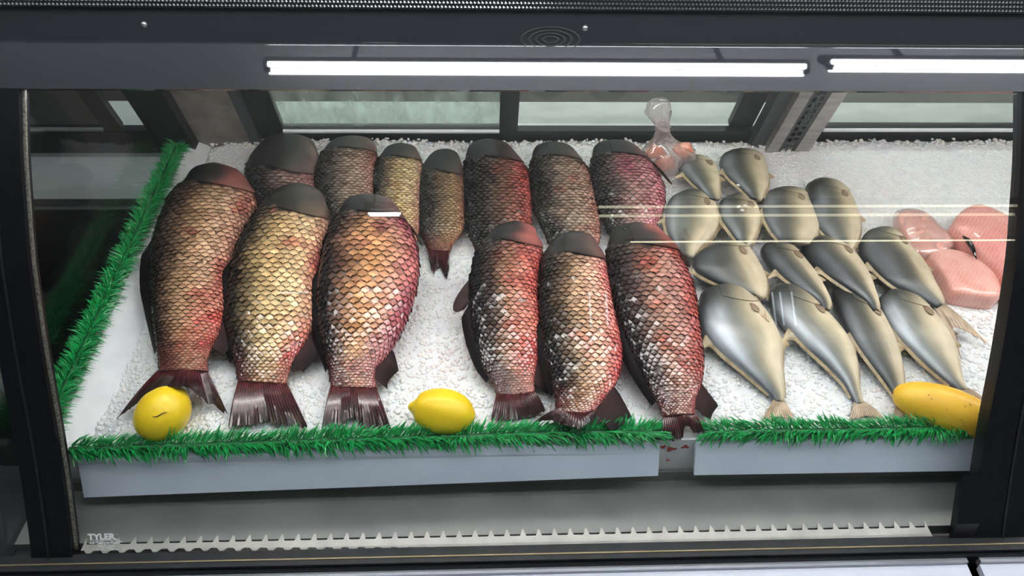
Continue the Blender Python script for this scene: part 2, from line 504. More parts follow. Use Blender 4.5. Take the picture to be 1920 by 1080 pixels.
def band(name, P, th, x0, x1, m, parent):
    # slab with rounded face
    P = np.asarray(P)
    T = np.gradient(P, axis=0); T /= np.linalg.norm(T, axis=1)[:, None]
    N = np.stack([-T[:, 1], T[:, 0]], 1)
    loop = np.vstack([P, (P - N * th)[::-1]])
    b = MB(); b.extr([tuple(q) for q in loop], x0, x1)
    return b.build(name, m, parent, smooth=True, auto=35)
canopy = band('canopy_band', bandP, .008, -2.4, XR + .005, m_canopy, case)
band('canopy_band', bandP, .008, XR + .095, 2.4, m_canopy, case)
band('canopy_joint', prof_offset(np.array([c0, c1, c2]), .002), .02, XR + .005, XR + .095, m_frame, case)
# knurled trim: rows of small raised diamonds on a bar
b = MB(); b.extr([(.290, 1.284), (.288, 1.312), (.45, 1.312), (.45, 1.284)], -2.4, 2.4)
tr = b.build('knurled_trim', m_dkgrey, case)
b = MB()
nd = 330
for i in range(nd):
    x = -1.02 + i * 2.16 / nd
    for k, zz in enumerate((1.288, 1.2955, 1.303)):
        xx = x + (.0033 if k % 2 else 0)
        yy = .2893 - (zz - 1.284) * .07
        b.add([(xx - .003, yy, zz), (xx, yy, zz - .0035), (xx + .003, yy, zz), (xx, yy, zz + .0035), (xx, yy - .0022, zz)], [(0, 1, 4), (1, 2, 4), (2, 3, 4), (3, 0, 4)])
tag(b.build('knurl_point', m_knurl, tr), kind='stuff')
b = MB(); b.box(-2.4, 2.4, .30, .78, 1.30, 1.318); b.build('canopy_top', m_frame, case)
for (px, py) in ((270, 46), (1097, 53), (1880, 57), (1783, 62)):
    d = ray(px, py)
    t = ((np.array([0, *c1]) - CAM_POS) @ np.array([0, -.94, .342])) / (d @ np.array([0, -.94, .342]))
    q = CAM_POS + t * d
    V = []; F = []
    n0 = np.array([0, -.94, .342]); a0 = np.array([1.0, 0, 0]); b0 = np.cross(n0, a0)
    rings = [(1.0, 0), (.85, .5), (.45, .85)]
    for (rr, hh) in rings:
        for j in range(12):
            th = 2 * math.pi * j / 12
            V.append(q + .0055 * rr * (a0 * math.cos(th) + b0 * math.sin(th)) + n0 * .004 * hh)
    F = grid_faces(3, 12, True).tolist() + [list(range(24, 36))]
    if px < 1700:
        mesh('rivet', V, F, m_rivet, canopy, smooth=True)
# round raised rings standing in for a pattern mirrored in the band
q = None
d = ray(1032, 75)
nb = np.array([0, -.94, .342])
t = ((np.array([0, *c1]) - CAM_POS) @ nb) / (d @ nb)
q = CAM_POS + t * d
a0 = np.array([1.0, 0, 0]); b0 = np.cross(nb, a0)
for rr in (.050, .037, .025, .013):
    V = []
    for j in range(40):
        th = 2 * math.pi * j / 40
        c = a0 * math.cos(th) + b0 * math.sin(th) * .42
        for (dr, dh) in ((-.0028, .0002), (0, .0016), (.0028, .0002)):
            V.append(q + c * (rr + dr) + nb * dh)
    F = []
    for j in range(40):
        for k in range(2):
            F.append((j * 3 + k, ((j + 1) % 40) * 3 + k, ((j + 1) % 40) * 3 + k + 1, j * 3 + k + 1))
    mesh('mirrored_ring', V, F, m_label, canopy, smooth=True)

# tube lamp inside, above the fish, behind the band
for (x0, x1) in ((-.80, .94), (1.05, 2.2)):
    b = MB(); b.tube([(x0, .31, 1.185), (x1, .31, 1.185)], .016, 12)
    lt = b.build('lamp_tube', m_casetube, case)
    b = MB(); b.extr([(.268, 1.200), (.29, 1.215), (.33, 1.215), (.38, 1.190), (.38, 1.195), (.332, 1.221), (.288, 1.221), (.266, 1.206)], x0 - .03, x1 + .03)
    b.build('lamp_reflector', m_tray, lt)

YF_ = -.032
# front: deck, grille, rails, panels
b = MB(); b.box(-.90, 2.4, -.1712, .02, .405, .42); b.build('air_deck', m_deck, case)
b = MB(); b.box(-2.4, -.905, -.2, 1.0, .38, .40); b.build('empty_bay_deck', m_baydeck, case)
b = MB(); b.box(-.88, 2.4, YF_ - .020, YF_ - .0135, .42, .4495); b.build('deck_upstand', m_deck, case)
b = MB(); b.box(-.90, 2.4, -.235, -.16, .385, .405); b.build('air_duct', m_black, case)
# grille with scalloped edges: notches along both sides
pitch, x, V, F = .0312, -.765, [], []
mbg = MB()
z = .4262
nn = int((.90 + .765) / pitch)
for i in range(nn):
    xa = -.765 + i * pitch
    # outline of one tooth period: back edge notch then front edge notch (half offset)
    w = pitch
    back = [(0, -.1645), (.06 * w, -.1655), (.10 * w, -.1710), (.20 * w, -.1785), (.80 * w, -.1785), (.90 * w, -.1710), (.94 * w, -.1655), (w, -.1645)]
    fy = -.197 - .009 * min(1, max(0, (xa + .55) / .5))
    front = [(0, fy + .0065), (.18 * w, fy + .0065), (.30 * w, fy + .003), (.38 * w, fy), (.62 * w, fy), (.70 * w, fy + .003), (.82 * w, fy + .0065), (w, fy + .0065)]
    V = []
    for (bx, by), (fx, fy_) in zip(back, front):
        V += [(xa + bx, by, z), (xa + fx, fy_, z)]
    V += [(v[0], v[1], v[2] - .002) for v in V[:16]]
    Fq = [(2 * k, 2 * k + 1, 2 * k + 3, 2 * k + 2) for k in range(7)]
    Fq += [(16 + 2 * k + 2, 16 + 2 * k + 3, 16 + 2 * k + 1, 16 + 2 * k) for k in range(7)]
    Fq += [(2 * k + 2, 16 + 2 * k + 2, 16 + 2 * k, 2 * k) for k in range(7)]
    Fq += [(2 * k + 1, 16 + 2 * k + 1, 16 + 2 * k + 3, 2 * k + 3) for k in range(7)]
    mbg.add(V, Fq)
mbg.build('air_grille', m_grille, case)
b = MB(); b.box(-2.4, 2.4, -.231, -.199, .395, .427); rl = b.build('glass_rail', m_black, case)
b = MB(); b.box(-2.4, 2.4, -.2205, -.2178, .427, .4285); b.build('rail_line', m_gold, rl)
b = MB(); b.box(-2.4, 2.4, -.2375, -.232, .385, .418); b.build('black_reveal', m_frame, case)
for (x0, x1) in ((-2.4, -.80), (-.796, .943), (.968, 2.4)):
    b = MB(); b.box(x0, x1, -.2475, -.238, .395, .412); e = b.build('silver_edge', m_silver, case)
    b = MB(); b.extr([(-.248, .404), (-.330, .392), (-.345, .380), (-.345, .06), (-.325, .06), (-.325, .375), (-.248, .388)], x0, x1)
    b.build('front_panel', m_whitepan, case)
b = MB(); b.box(-2.4, 2.4, -.30, 1.1, .0, .08); b.build('kick_base', m_black, case)
b = MB(); b.box(-2.4, 2.4, .03, 1.06, .28, .40); b.build('well_floor', m_deck_dark, case)

# left end pane between the filled bay and an empty dark bay
V = []
e = MB()
pp = [tuple(q) for q in prof_offset(GPs, -.012)[::5]] + [(.24, 1.18), (.80, 1.18), (.995, .70), (.995, .42)]
n = len(pp)
V = [(-.905, y, z) for y, z in pp] + [(-.899, y, z) for y, z in pp]
F = [(i, (i + 1) % n, n + (i + 1) % n, n + i) for i in range(n)] + [tuple(range(n))[::-1], tuple(range(n, 2 * n))]
mesh('end_pane', V, F, m_endglass, case)

# ---------------- rear doors, in their leaning frame
def dx(px, py, n=0.0): return door_xy(px, py, n)[0]
UT = .56
b = MB(); b.dbox(-2.4, 2.4, -.12, -.014, -.020, .0); b.build('rear_sill', m_frame, case)
b = MB(); b.dbox(-2.4, 2.4, UT, UT + .05, -.05, .01); b.build('rear_head', m_frame, case)


def rear_door(x0, x1, pane_m, u0, stile_l, stile_r, bar, nlev):
    dr = empty('rear_door', tuple(door_pt((x0 + x1) / 2, u0, 0)), parent=case)
    b = MB(); b.dbox(x0, x0 + stile_l, u0, UT, nlev - .022, nlev); b.build('stile', m_frame, dr)
    b = MB(); b.dbox(x1 - stile_r, x1, u0, UT, nlev - .022, nlev); b.build('stile', m_frame, dr)
    b = MB(); b.dbox(x0 + stile_l, x1 - stile_r, u0, UT, nlev - .013, nlev - .009); b.build('door_pane', pane_m, dr)
    if bar:
        b = MB(); b.dbox(x0 + stile_l, x1 - stile_r, u0 - .001, u0 + .007, nlev - .020, nlev + .006); tag(b.build('bottom_bar', m_tray, dr), 'pale bottom bar')
        b = MB(); b.dbox(x0 + stile_l, x1 - stile_r, u0 + .007, u0 + .011, nlev - .020, nlev - .002); b.build('bar_gasket', m_black, dr)
    return dr

xa = dx(457, 167), dx(489, 250)
L0 = dx(489, 250); L1 = dx(533, 241); Rm0 = dx(936, 241); Rm1 = dx(969, 255); Rj = dx(1362, 258); Rk = dx(1400, 268)
rear_door(L0, Rm1, m_doorglass_fog, 0.0, L1 - L0, Rm1 - Rm0, True, .012)
rear_door(Rm1 - .03, Rk, m_doorglass, -.012, .03, Rk - Rj, False, -.016)
# right door beyond the steel upright
q0 = dx(1540, 243); q1 = dx(1925, 240)
rear_door(q0 - .06, q1 + .30, m_doorglass, 0.0, .06, .05, True, .006)
# left bay door and dark post
rear_door(-2.3, -1.02, m_baypane_dim, 0.0, .04, .05, True, .006)
# stained steel corner panel
p0 = dx(372, 255); p1 = dx(474, 260)
b = MB(); b.dbox(p0, p1 + .01, -.09, UT, .0, .014); b.build('corner_panel', m_steel_dirty, case)
b = MB(); b.dbox(p1, L0, -.09, UT, .0, .022); b.build('door_jamb', m_dkgrey, case)
b = MB(); b.dbox(p0 - .10, p0, -.16, UT, .0, .05); b.build('corner_post', m_frame, case)
# right jamb and slotted steel upright
n1 = .055
s0 = dx(1400, 285, n1); s1 = dx(1440, 292, n1); s2 = dx(1452, 295, n1); s3 = dx(1482, 297, n1); s4 = dx(1505, 298, n1)
b = MB(); b.dbox(Rk, s1, -.12, UT, -.01, .03); b.build('door_jamb', m_dkgrey, case)
up = MB()
wall_t = .004
up.dbox(s1 - .012, s2, -.16, UT, n1 - wall_t, n1)
up.dbox(s3, s4 + .004, -.16, UT, n1 - wall_t, n1)
up.dbox(s1 - .012, s1 - .008, -.16, UT, 0, n1 - wall_t)
up.dbox(s4, s4 + .004, -.16, UT, 0, n1 - wall_t)
upo = up.build('steel_upright', m_steel, case)
# slotted strip set in the upright: bridges between two columns of slots
st = MB()
wS = s3 - s2
cw = wS * .27
c_l = s2 + wS * .20; c_r = s3 - wS * .20 - cw
nlev = n1 - .003
st.dbox(s2, c_l, -.16, UT, nlev - .003, nlev)
st.dbox(c_l + cw, c_r, -.16, UT, nlev - .003, nlev)
st.dbox(c_r + cw, s3, -.16, UT, nlev - .003, nlev)
k = 0
u = -.16
while u < UT:
    st.dbox(c_l, c_l + cw, u, u + .008, nlev - .003, nlev)
    st.dbox(c_r, c_r + cw, u + .004, u + .012, nlev - .003, nlev)
    u += .026
st.build('slotted_strip', m_dkgrey, upo)
b = MB(); b.dbox(s2, s3, -.16, UT, .006, .009); b.build('strip_back', m_black, upo)

# ---------------- prep area behind the rear doors
t = empty('prep_table', (0, 1.3, 0), 'pale green white work table behind the rear doors', 'table')
b = MB(); b.box(-2.2, 2.6, 1.075, 1.335, .56, .60); b.build('table_top', m_cut, t)
for xx in (-2.1, -.4, 1.0, 2.5):
    for yy in (1.10, 1.31):
        b = MB(); b.box(xx - .02, xx + .02, yy - .02, yy + .02, 0, .56); b.build('leg', m_steel, t)
t = empty('back_counter', (0, 2.2, 0), 'dark brown counter far behind the rear doors', 'counter')
b = MB(); b.box(-2.5, 3.0, 2.0, 2.6, .08, .55); b.build('counter_body', m_counter_dark, t)
b = MB(); b.box(-2.5, 3.0, 1.97, 2.62, .55, .58); b.build('counter_top', m_counter_dark, t)
b = MB(); b.box(-2.45, 2.95, 2.04, 2.58, .0, .08); b.build('plinth', m_black, t)
# ------------------------------------------------------------------ tray and ice
def bz(y, h=0.0): return BZ0 + BS * y + h

tray = empty('ice_tray', (.3, .5, .42), 'white plastic tray that holds the crushed ice and the fish', 'tray')
YF, YB, TX = -.032, 1.00, -.838
IX = -.785                                         # where the ice meets the sloping left wall
rg = np.random.default_rng(3)
# left wall: flat rim, sloping inner face, outer face
yy = np.linspace(YF, YB, 40)
V = []
for y in yy:
    jag = 0.0015 * math.sin(y * 60)
    V += [(TX - .035, y, .42), (TX - .035, y, bz(y, .020)), (TX + jag, y, bz(y, .022)), (TX + .010, y, bz(y, .016)), (IX + .02, y, bz(y, -.03)), (IX + .02, y, .42)]
F = grid_faces(40, 6, True).tolist() + [[0, 1, 2, 3, 4, 5], [39 * 6 + i for i in range(5, -1, -1)]]
mesh('left_wall', V, F, m_tray, tray)
XE = 2.3
b = MB(); b.hexa([(TX, YF - .012, .42), (XE, YF - .012, .42), (XE, YF + .012, .42), (TX, YF + .012, .42), (TX, YF - .012, bz(YF, .018)), (XE, YF - .012, bz(YF, .018)), (XE, YF + .012, bz(YF, .012)), (TX, YF + .012, bz(YF, .012))])
fw = b.build('front_wall', m_tray, tray)
b = MB(); b.box(TX, XE, YB + .005, YB + .02, .42, bz(YB, -.005)); b.build('back_wall', m_tray, tray)
b = MB(); b.box(TX, XE, YF, YB, .415, .425); b.build('tray_floor', m_tray, tray)
# blood that ran over the front wall between the two lip panels
for (px, py, r) in ((1258, 842, .010), (1285, 838, .008), (1252, 863, .004), (1243, 838, .007)):
    d = ray(px, py); t_ = (YF - .0125 - CAM_POS[1]) / d[1]; q = CAM_POS + t_ * d
    V = [q + np.array([0, -.0004, 0])]
    for j in range(14):
        a = 2 * math.pi * j / 14
        rr = r * (1 + .35 * math.sin(3 * a + px))
        V.append(q + np.array([rr * math.cos(a), 0, .7 * rr * math.sin(a)]))
    mesh('blood_stain', V, [(0, 1 + j, 1 + (j + 1) % 14) for j in range(14)], m_blood, fw)

# ice surface: a lumpy sheet with depth
nx, ny = 300, 110
gx = np.linspace(IX - .004, XE - .02, nx); gy = np.linspace(YF + .010, YB, ny)
X, Y = np.meshgrid(gx, gy)
Pn = np.stack([X, Y, np.zeros_like(X)], -1)


def ice_h(X, Y):
    P = np.stack([X, Y, np.zeros_like(X)], -1)
    h = (vnoise(P, 9, 1) - .5) * .016 + (vnoise(P, 40, 2) - .5) * .006
    h = h + .035 * ss(.45, .95, Y) * ss(.85, 1.3, X) * 0
    h = h + .012 * ss(.80, .98, Y) + .008 * ss(.10, .0, Y)
    h = h - .006
    h = h - .012 * ss(IX + .06, IX, X)
    return h

Z = BZ0 + BS * Y + ice_h(X, Y)
Vt = np.stack([X, Y, Z], -1).reshape(-1, 3)
Ft = grid_faces(ny, nx)
# skirt down to the tray floor
base = Vt.copy(); base[:, 2] = .426
edge = np.concatenate([np.arange(nx), np.arange(1, ny) * nx + nx - 1, (ny - 1) * nx + np.arange(nx - 2, -1, -1), np.arange(ny - 2, 0, -1) * nx])
Vs = np.vstack([Vt, base[edge]])
m_ = len(edge)
k_ = np.arange(m_)
sk = np.stack([edge[k_], len(Vt) + k_, len(Vt) + (k_ + 1) % m_, edge[(k_ + 1) % m_]], -1)
ice = mesh('crushed_ice', Vs, np.vstack([Ft[:, ::-1][:, ::-1], sk]), m_ice, None, smooth=True)
tag(ice, 'white crushed ice filling the tray under the fish', 'ice', kind='stuff')
# nuggets of ice scattered over the sheet
def ico():
    t = (1 + 5 ** .5) / 2
    v = np.array([(-1, t, 0), (1, t, 0), (-1, -t, 0), (1, -t, 0), (0, -1, t), (0, 1, t), (0, -1, -t), (0, 1, -t), (t, 0, -1), (t, 0, 1), (-t, 0, -1), (-t, 0, 1)], float)
    f = np.array([(0, 11, 5), (0, 5, 1), (0, 1, 7), (0, 7, 10), (0, 10, 11), (1, 5, 9), (5, 11, 4), (11, 10, 2), (10, 7, 6), (7, 1, 8), (3, 9, 4), (3, 4, 2), (3, 2, 6), (3, 6, 8), (3, 8, 9), (4, 9, 5), (2, 4, 11), (6, 2, 10), (8, 6, 7), (9, 8, 1)])
    return v / np.linalg.norm(v[0]), f
iv, iff = ico()
NCH = 38000
cx = rg.uniform(IX, 1.85, NCH); cy = rg.uniform(YF + .016, YB - .004, NCH)
extra = 900
cx[:extra] = rg.uniform(IX, 1.85, extra); cy[:extra] = rg.uniform(YB - .03, YB - .002, extra)
cz = BZ0 + BS * cy + ice_h(cx, cy) + rg.uniform(-.0025, .0012, NCH)
cz[:extra] += rg.uniform(.0, .010, extra)
sz = rg.uniform(.0038, .0068, NCH)
sc3 = rg.uniform(.65, 1.25, (NCH, 1, 3))
dir_ = iv[None] * (1 + rg.uniform(-.22, .22, (NCH, 12, 1)))
ang = rg.uniform(0, 6.28, NCH)
ca, sa = np.cos(ang)[:, None], np.sin(ang)[:, None]
Vc = dir_ * sc3 * sz[:, None, None]
Vx = Vc[..., 0] * ca - Vc[..., 1] * sa; Vy = Vc[..., 0] * sa + Vc[..., 1] * ca
Vc = np.stack([Vx + cx[:, None], Vy + cy[:, None], Vc[..., 2] * .6 + cz[:, None]], -1).reshape(-1, 3)
Fc = (iff[None] + (np.arange(NCH) * 12)[:, None, None]).reshape(-1, 3)
stain = np.zeros(NCH)
for (px, py, r_, k_) in ((840, 670, .06, .30), (800, 640, .10, .10), (1250, 600, .07, .25), (1200, 700, .05, .15), (580, 690, .04, .25), (1420, 520, .06, .14), (1830, 590, .08, .16), (770, 700, .05, .12), (960, 640, .05, .22)):
    q_ = bed(px, py)
    stain = np.maximum(stain, k_ * np.exp(-((cx - q_[0]) ** 2 + (cy - q_[1]) ** 2) / r_ ** 2))
stain = stain * rg.uniform(.8, 1.1, NCH) * .8
cc_ = np.array((.90, .895, .90))[None] * (1 - stain[:, None]) + np.array((.80, .36, .34))[None] * stain[:, None]
ch = mesh('ice_chips', Vc, Fc, m_chip, ice, smooth=True, col=np.repeat(cc_, 12, 0))
tag(ch, kind='stuff')

# ------------------------------------------------------------------ lip panels and plastic grass
def lip(x0, x1, za, zb, ya, yb, label):
    b = MB()
    zt = bz(YF, .016)
    P = lambda x, zl, yo: [(x, y, z) for y, z in ((YF - .014, zt), (YF - .020 + yo, zt), (YF - .028 + yo * .4, zt - .02), (YF - .050 + yo, zl), (YF - .044 + yo, zl), (YF - .014, zt - .02))]
    b.add(P(x0, za, ya) + P(x1, zb, yb), [(i, (i + 1) % 6, 6 + (i + 1) % 6, 6 + i) for i in range(6)] + [tuple(range(6))[::-1], tuple(range(6, 12))])
    return tag(b.build('lip_panel', m_lip, None, smooth=False), label, 'panel', 'pale plastic lips along the front of the tray')
xl0 = bed(150, 850, .01)[0]; xl1 = bed(1236, 835, .01)[0]; xl2 = bed(1304, 835, .01)[0]
lip(xl0, xl1, .458, .479, -.012, .0, 'long blue grey plastic lip below the grass on the left and middle')
lip(xl2, XE - .1, .479, .474, .0, .0, 'blue grey plastic lip below the grass right of the gap')


def blade(base, tip, w, side, Vv, Ff, up):
    """a thick tapered blade with a bent middle"""
    base = np.array(base); tip = np.array(tip)
    mid = base * .45 + tip * .55 + up
    s = side * w
    t = up / (np.linalg.norm(up) + 1e-9) * w * .5
    b = len(Vv)
    Vv += [base - s * .7, base + s * .7, base + t, mid - s, mid + s, mid + t * 1.4, tip]
    Ff += [(b, b + 1, b + 4, b + 3), (b + 1, b + 2, b + 5, b + 4), (b + 2, b, b + 3, b + 5), (b + 3, b + 4, b + 6), (b + 4, b + 5, b + 6), (b + 5, b + 3, b + 6)]


def grass_strip(path, label, slant, dens, seed):
    """path: polyline of the spine; slant: lean of the blades along the spine"""
    r = np.random.default_rng(seed)
    path = np.array(path, float)
    seg = np.linalg.norm(np.diff(path, axis=0), axis=1)
    cum = np.concatenate([[0], np.cumsum(seg)])
    L = cum[-1]
    root = empty('plastic_grass_strip', tuple(path.mean(0)), label, 'plastic grass', 'green plastic grass dividers round the tray')
    Tn = (path[-1] - path[0]) / np.linalg.norm(path[-1] - path[0])
    Sd = np.cross(np.array([0, 0, 1.0]), Tn); Sd /= np.linalg.norm(Sd)
    b = MB(); b.tube(path - np.array([0, 0, .004]), .008, 8); b.build('spine', m_grass_base, root)
    Vv, Ff = [], []
    for s in np.arange(0.004, L - .002, 1.0 / dens):
        for row in range(4):
            ss_ = np.clip(s + r.uniform(-.5, .5) / dens, 0, L)
            q = np.array([np.interp(ss_, cum, path[:, k]) for k in range(3)])
            wob = math.sin(ss_ * 55 + seed) * .5 + math.sin(ss_ * 23) * .5
            for sd in (-1, 1):
                ln = r.uniform(.026, .040)
                el = r.uniform(-.15, .75) + (0, .35, .6, -.3)[row]
                if sd > 0: el += .1
                sl = slant * (.75 + .5 * wob) + r.normal(0, .28)
                d = Sd * sd * math.cos(el) + np.array([0, 0, 1]) * math.sin(el) + Tn * sl
                d /= np.linalg.norm(d)
                bq = q + Sd * sd * .005 + np.array([0, 0, r.uniform(-.006, .008)])
                tip = bq + d * ln
                tip[2] -= .006 * math.cos(el)
                w = r.uniform(.0014, .0023)
                side = np.cross(d, [0, 0, 1.0]); side /= np.linalg.norm(side) + 1e-9
                upv = np.cross(side, d); upv = upv * (1 if upv[2] > 0 else -1)
                blade(bq, tip, w, side, Vv, Ff, upv * r.uniform(.001, .005))
    o = mesh('grass_blades', Vv, Ff, m_grass, root)
    tag(o, kind='stuff')
    return root

def skew(x): return -.014 + .022 * min(1, max(0, (x + .8) / 1.0)) if x < .26 else .004
def rim(x): return (x, YF - .006 + skew(x), bz(YF, .028))
gx0 = bed(135, 830, .03)[0]; gx1 = bed(1238, 800, .03)[0]; gx2 = bed(1318, 800, .03)[0]
grass_strip([rim(x) for x in np.linspace(gx0, gx1, 12)], 'green plastic grass along the front rim left of the gap, under the carp tails', .9, 210, 1)
grass_strip([rim(x) for x in np.linspace(gx2, XE - .1, 16)], 'green plastic grass along the front rim right of the gap, by the mango', -1.1, 210, 2)
grass_strip([(TX - .020, y, bz(y, .036)) for y in np.linspace(YF + .01, YB, 12)], 'green plastic grass along the left rim of the tray beside the dark pane', .5, 230, 3)


# ------------------------------------------------------------------ fish
class FishShape:
    """body between cross sections given by left and right outline points"""
    def __init__(s, secs, hs, thick, nose=.30, zexp=.80, tn=160, flat=1.0):
        f_ = .30
        m_ = [secs[0][k] + f_ * (secs[1][k] - secs[0][k]) for k in range(4)]
        cx_, cy_ = (m_[0] + m_[2]) / 2, (m_[1] + m_[3]) / 2
        wa_ = math.hypot(secs[0][2] - secs[0][0], secs[0][3] - secs[0][1]); wb_ = math.hypot(secs[1][2] - secs[1][0], secs[1][3] - secs[1][1])
        wm_ = math.hypot(m_[2] - m_[0], m_[3] - m_[1]); g_ = (wa_ + .62 * (wb_ - wa_)) / wm_
        m_ = (cx_ + (m_[0] - cx_) * g_, cy_ + (m_[1] - cy_) * g_, cx_ + (m_[2] - cx_) * g_, cy_ + (m_[3] - cy_) * g_)
        secs = [secs[0], m_] + list(secs[1:]); hs = [hs[0], hs[0] + f_ * (hs[1] - hs[0])] + list(hs[1:])
        PL = np.array([bed(a[0], a[1], h) for a, h in zip(secs, hs)])
        PR = np.array([bed(a[2], a[3], h) for a, h in zip(secs, hs)])
        C = (PL + PR) / 2; A = (PR - PL) / 2
        la = np.linalg.norm(A, axis=1)
        B = np.interp(np.linspace(0, 1, len(secs)), np.linspace(0, 1, len(thick)), thick) * la.max()
        B = np.minimum(B, la * .8)
        # dense
        n = tn
        cc = catmull(np.hstack([C, A, B[:, None]]), n)
        # rounded nose
        d0 = C[0] - C[1]; d0 /= np.linalg.norm(d0)
        q = np.array([0.0, .04, .12, .25, .42, .62, .82])
        L0 = nose * la[0]
        k = np.sqrt(1 - (1 - q) ** 2)
        capC = C[0] + d0[None] * (L0 * (1 - q))[:, None]
        capA = cc[0, 3:6][None] * np.maximum(k, .02)[:, None]
        capB = cc[0, 6] * np.maximum(k, .02)
        cap = np.hstack([capC, capA, capB[:, None]])
        cc = np.vstack([cap, cc])
        s.zexp = zexp
        s.C, s.A, s.B = cc[:, :3], cc[:, 3:6], cc[:, 6]
        dl = np.linalg.norm(np.diff(s.C, axis=0), axis=1)
        cum = np.concatenate([[0], np.cumsum(dl)])
        s.len = cum[-1]; s.u = cum / cum[-1]
        s.width = lambda u: 2 * np.interp(u, s.u, np.linalg.norm(s.A, axis=1))
        s.maxw = 2 * la.max()

    def ev(s, u, th):
        u = np.asarray(u, float); th = np.asarray(th, float)
        f = lambda arr: np.stack([np.interp(u, s.u, arr[:, k]) for k in range(3)], -1)
        C = f(s.C); A = f(s.A); B = np.interp(u, s.u, s.B)
        c = -np.cos(th)
        sn = np.sin(th)
        z = np.sign(sn) * np.abs(sn) ** s.zexp
        low = np.where(z < 0, .92, 1.0)
        return C + A * c[..., None] + BN * (B * z * low)[..., None]

    def nrm(s, u, th):
        e = 1e-3
        du = s.ev(np.clip(np.asarray(u) + e, 0, 1), th) - s.ev(np.clip(np.asarray(u) - e, 0, 1), th)
        dt = s.ev(u, np.asarray(th) + e) - s.ev(u, np.asarray(th) - e)
        N = np.cross(dt, du)
        N /= np.linalg.norm(N, axis=-1)[..., None] + 1e-12
        up = N @ BN
        c = s.ev(u, th) - np.stack([np.interp(u, s.u, s.C[:, k]) for k in range(3)], -1)
        sg = np.sign(np.sum(N * c, -1))
        return N * np.where(sg == 0, 1, sg)[..., None]


def ramp(t, stops):
    t = np.asarray(t, float)
    xs = [a for a, _ in stops]
    return np.stack([np.interp(t, xs, [c[k] for _, c in stops]) for k in range(3)], -1)


def body_mesh(fs, name, m, parent, colf, nu=70, nt=40):
    us = np.concatenate([fs.u[:7], np.linspace(fs.u[7], 1, nu)])
    th = np.linspace(0, 2 * math.pi, nt, endpoint=False)
    U, T = np.meshgrid(us, th, indexing='ij')
    V = fs.ev(U, T).reshape(-1, 3)
    n = len(us)
    V = np.vstack([V, fs.C[0] + (fs.C[0] - fs.C[3]) * .05, fs.C[-1]])
    F = grid_faces(n, nt, True).tolist()
    F += [(n * nt, (j + 1) % nt, j) for j in range(nt)]
    F += [((n - 1) * nt + j, (n - 1) * nt + (j + 1) % nt, n * nt + 1) for j in range(nt)]
    c = colf(U.ravel(), T.ravel(), V[:n * nt])
    c = np.vstack([c, c[:1], c[-1:]])
    return mesh(name, V, F, m, parent, smooth=True, col=c)


def slab(name, G, th, nvec, m, parent, col):
    """thin two sided sheet from a grid of points G[n][m]"""
    G = np.asarray(G)
    n, k = G.shape[:2]
    a = G.reshape(-1, 3) + nvec * th / 2
    b_ = G.reshape(-1, 3) - nvec * th / 2
    f = grid_faces(n, k)
    fb = f[:, ::-1] + n * k
    e = np.concatenate([np.arange(k), np.arange(1, n) * k + k - 1, (n - 1) * k + np.arange(k - 2, -1, -1), np.arange(n - 2, 0, -1) * k])
    mm = len(e); j = np.arange(mm)
    sk = np.stack([e[j], e[(j + 1) % mm], e[(j + 1) % mm] + n * k, e[j] + n * k], -1)
    c = np.asarray(col)
    if c.ndim == 1: c = np.tile(c, (n * k, 1))
    c = c.reshape(n * k, -1)
    return mesh(name, np.vstack([a, b_]), np.vstack([f, fb, sk]), m, parent, smooth=True, col=np.vstack([c, c]), auto=60)


def tail_fin(fs, pts, hs, m, parent, c_base, c_tip, rays=22, name='tail_fin', ray_amp=.0011, basew=1.0):
    """pts: pixels of the trailing edge, left lobe tip to right lobe tip"""
    E = np.array([bed(x, y, h) for (x, y), h in zip(pts, hs)])
    ed = np.linalg.norm(np.diff(E, axis=0), axis=1)
    cum = np.concatenate([[0], np.cumsum(ed)]); cum /= cum[-1]
    nj = rays * 2 + 1
    t = np.linspace(0, 1, nj)
    edge = np.stack([np.interp(t, cum, E[:, k]) for k in range(3)], -1)
    C1, A1 = fs.C[-1], fs.A[-1] * basew
    back = fs.C[-1] - fs.C[-8]
    back /= np.linalg.norm(back)
    ni = 9
    G = np.zeros((ni, nj, 3)); cl = np.zeros((ni, nj, 3))
    rag = np.random.default_rng(int(abs(E[0][0]) * 1e4)).uniform(0, .10, nj)
    for i in range(ni):
        a = i / (ni - 1)
        bs = C1 - back * .012 + A1 * (2 * t - 1)[:, None] * .97
        wv = ((a ** 1.15) * (1 - rag * a ** 3))[:, None]
        G[i] = bs * (1 - wv) + edge * wv
        zig = ((np.arange(nj) % 2) - .5) * 2 * ray_amp * (.4 + .6 * a)
        G[i] += BN * (zig + .006 * math.sin(a * math.pi))[:, None]
        nz = vnoise(G[i], 90, 5)
        cl[i] = (np.array(c_base) * (1 - a) + np.array(c_tip) * a)[None] * ((.55 + .7 * nz) * (1 + .55 * ((np.arange(nj) % 2) - .5) * 2))[:, None]
    return slab(name, G, .0016, BN, m, parent, cl)


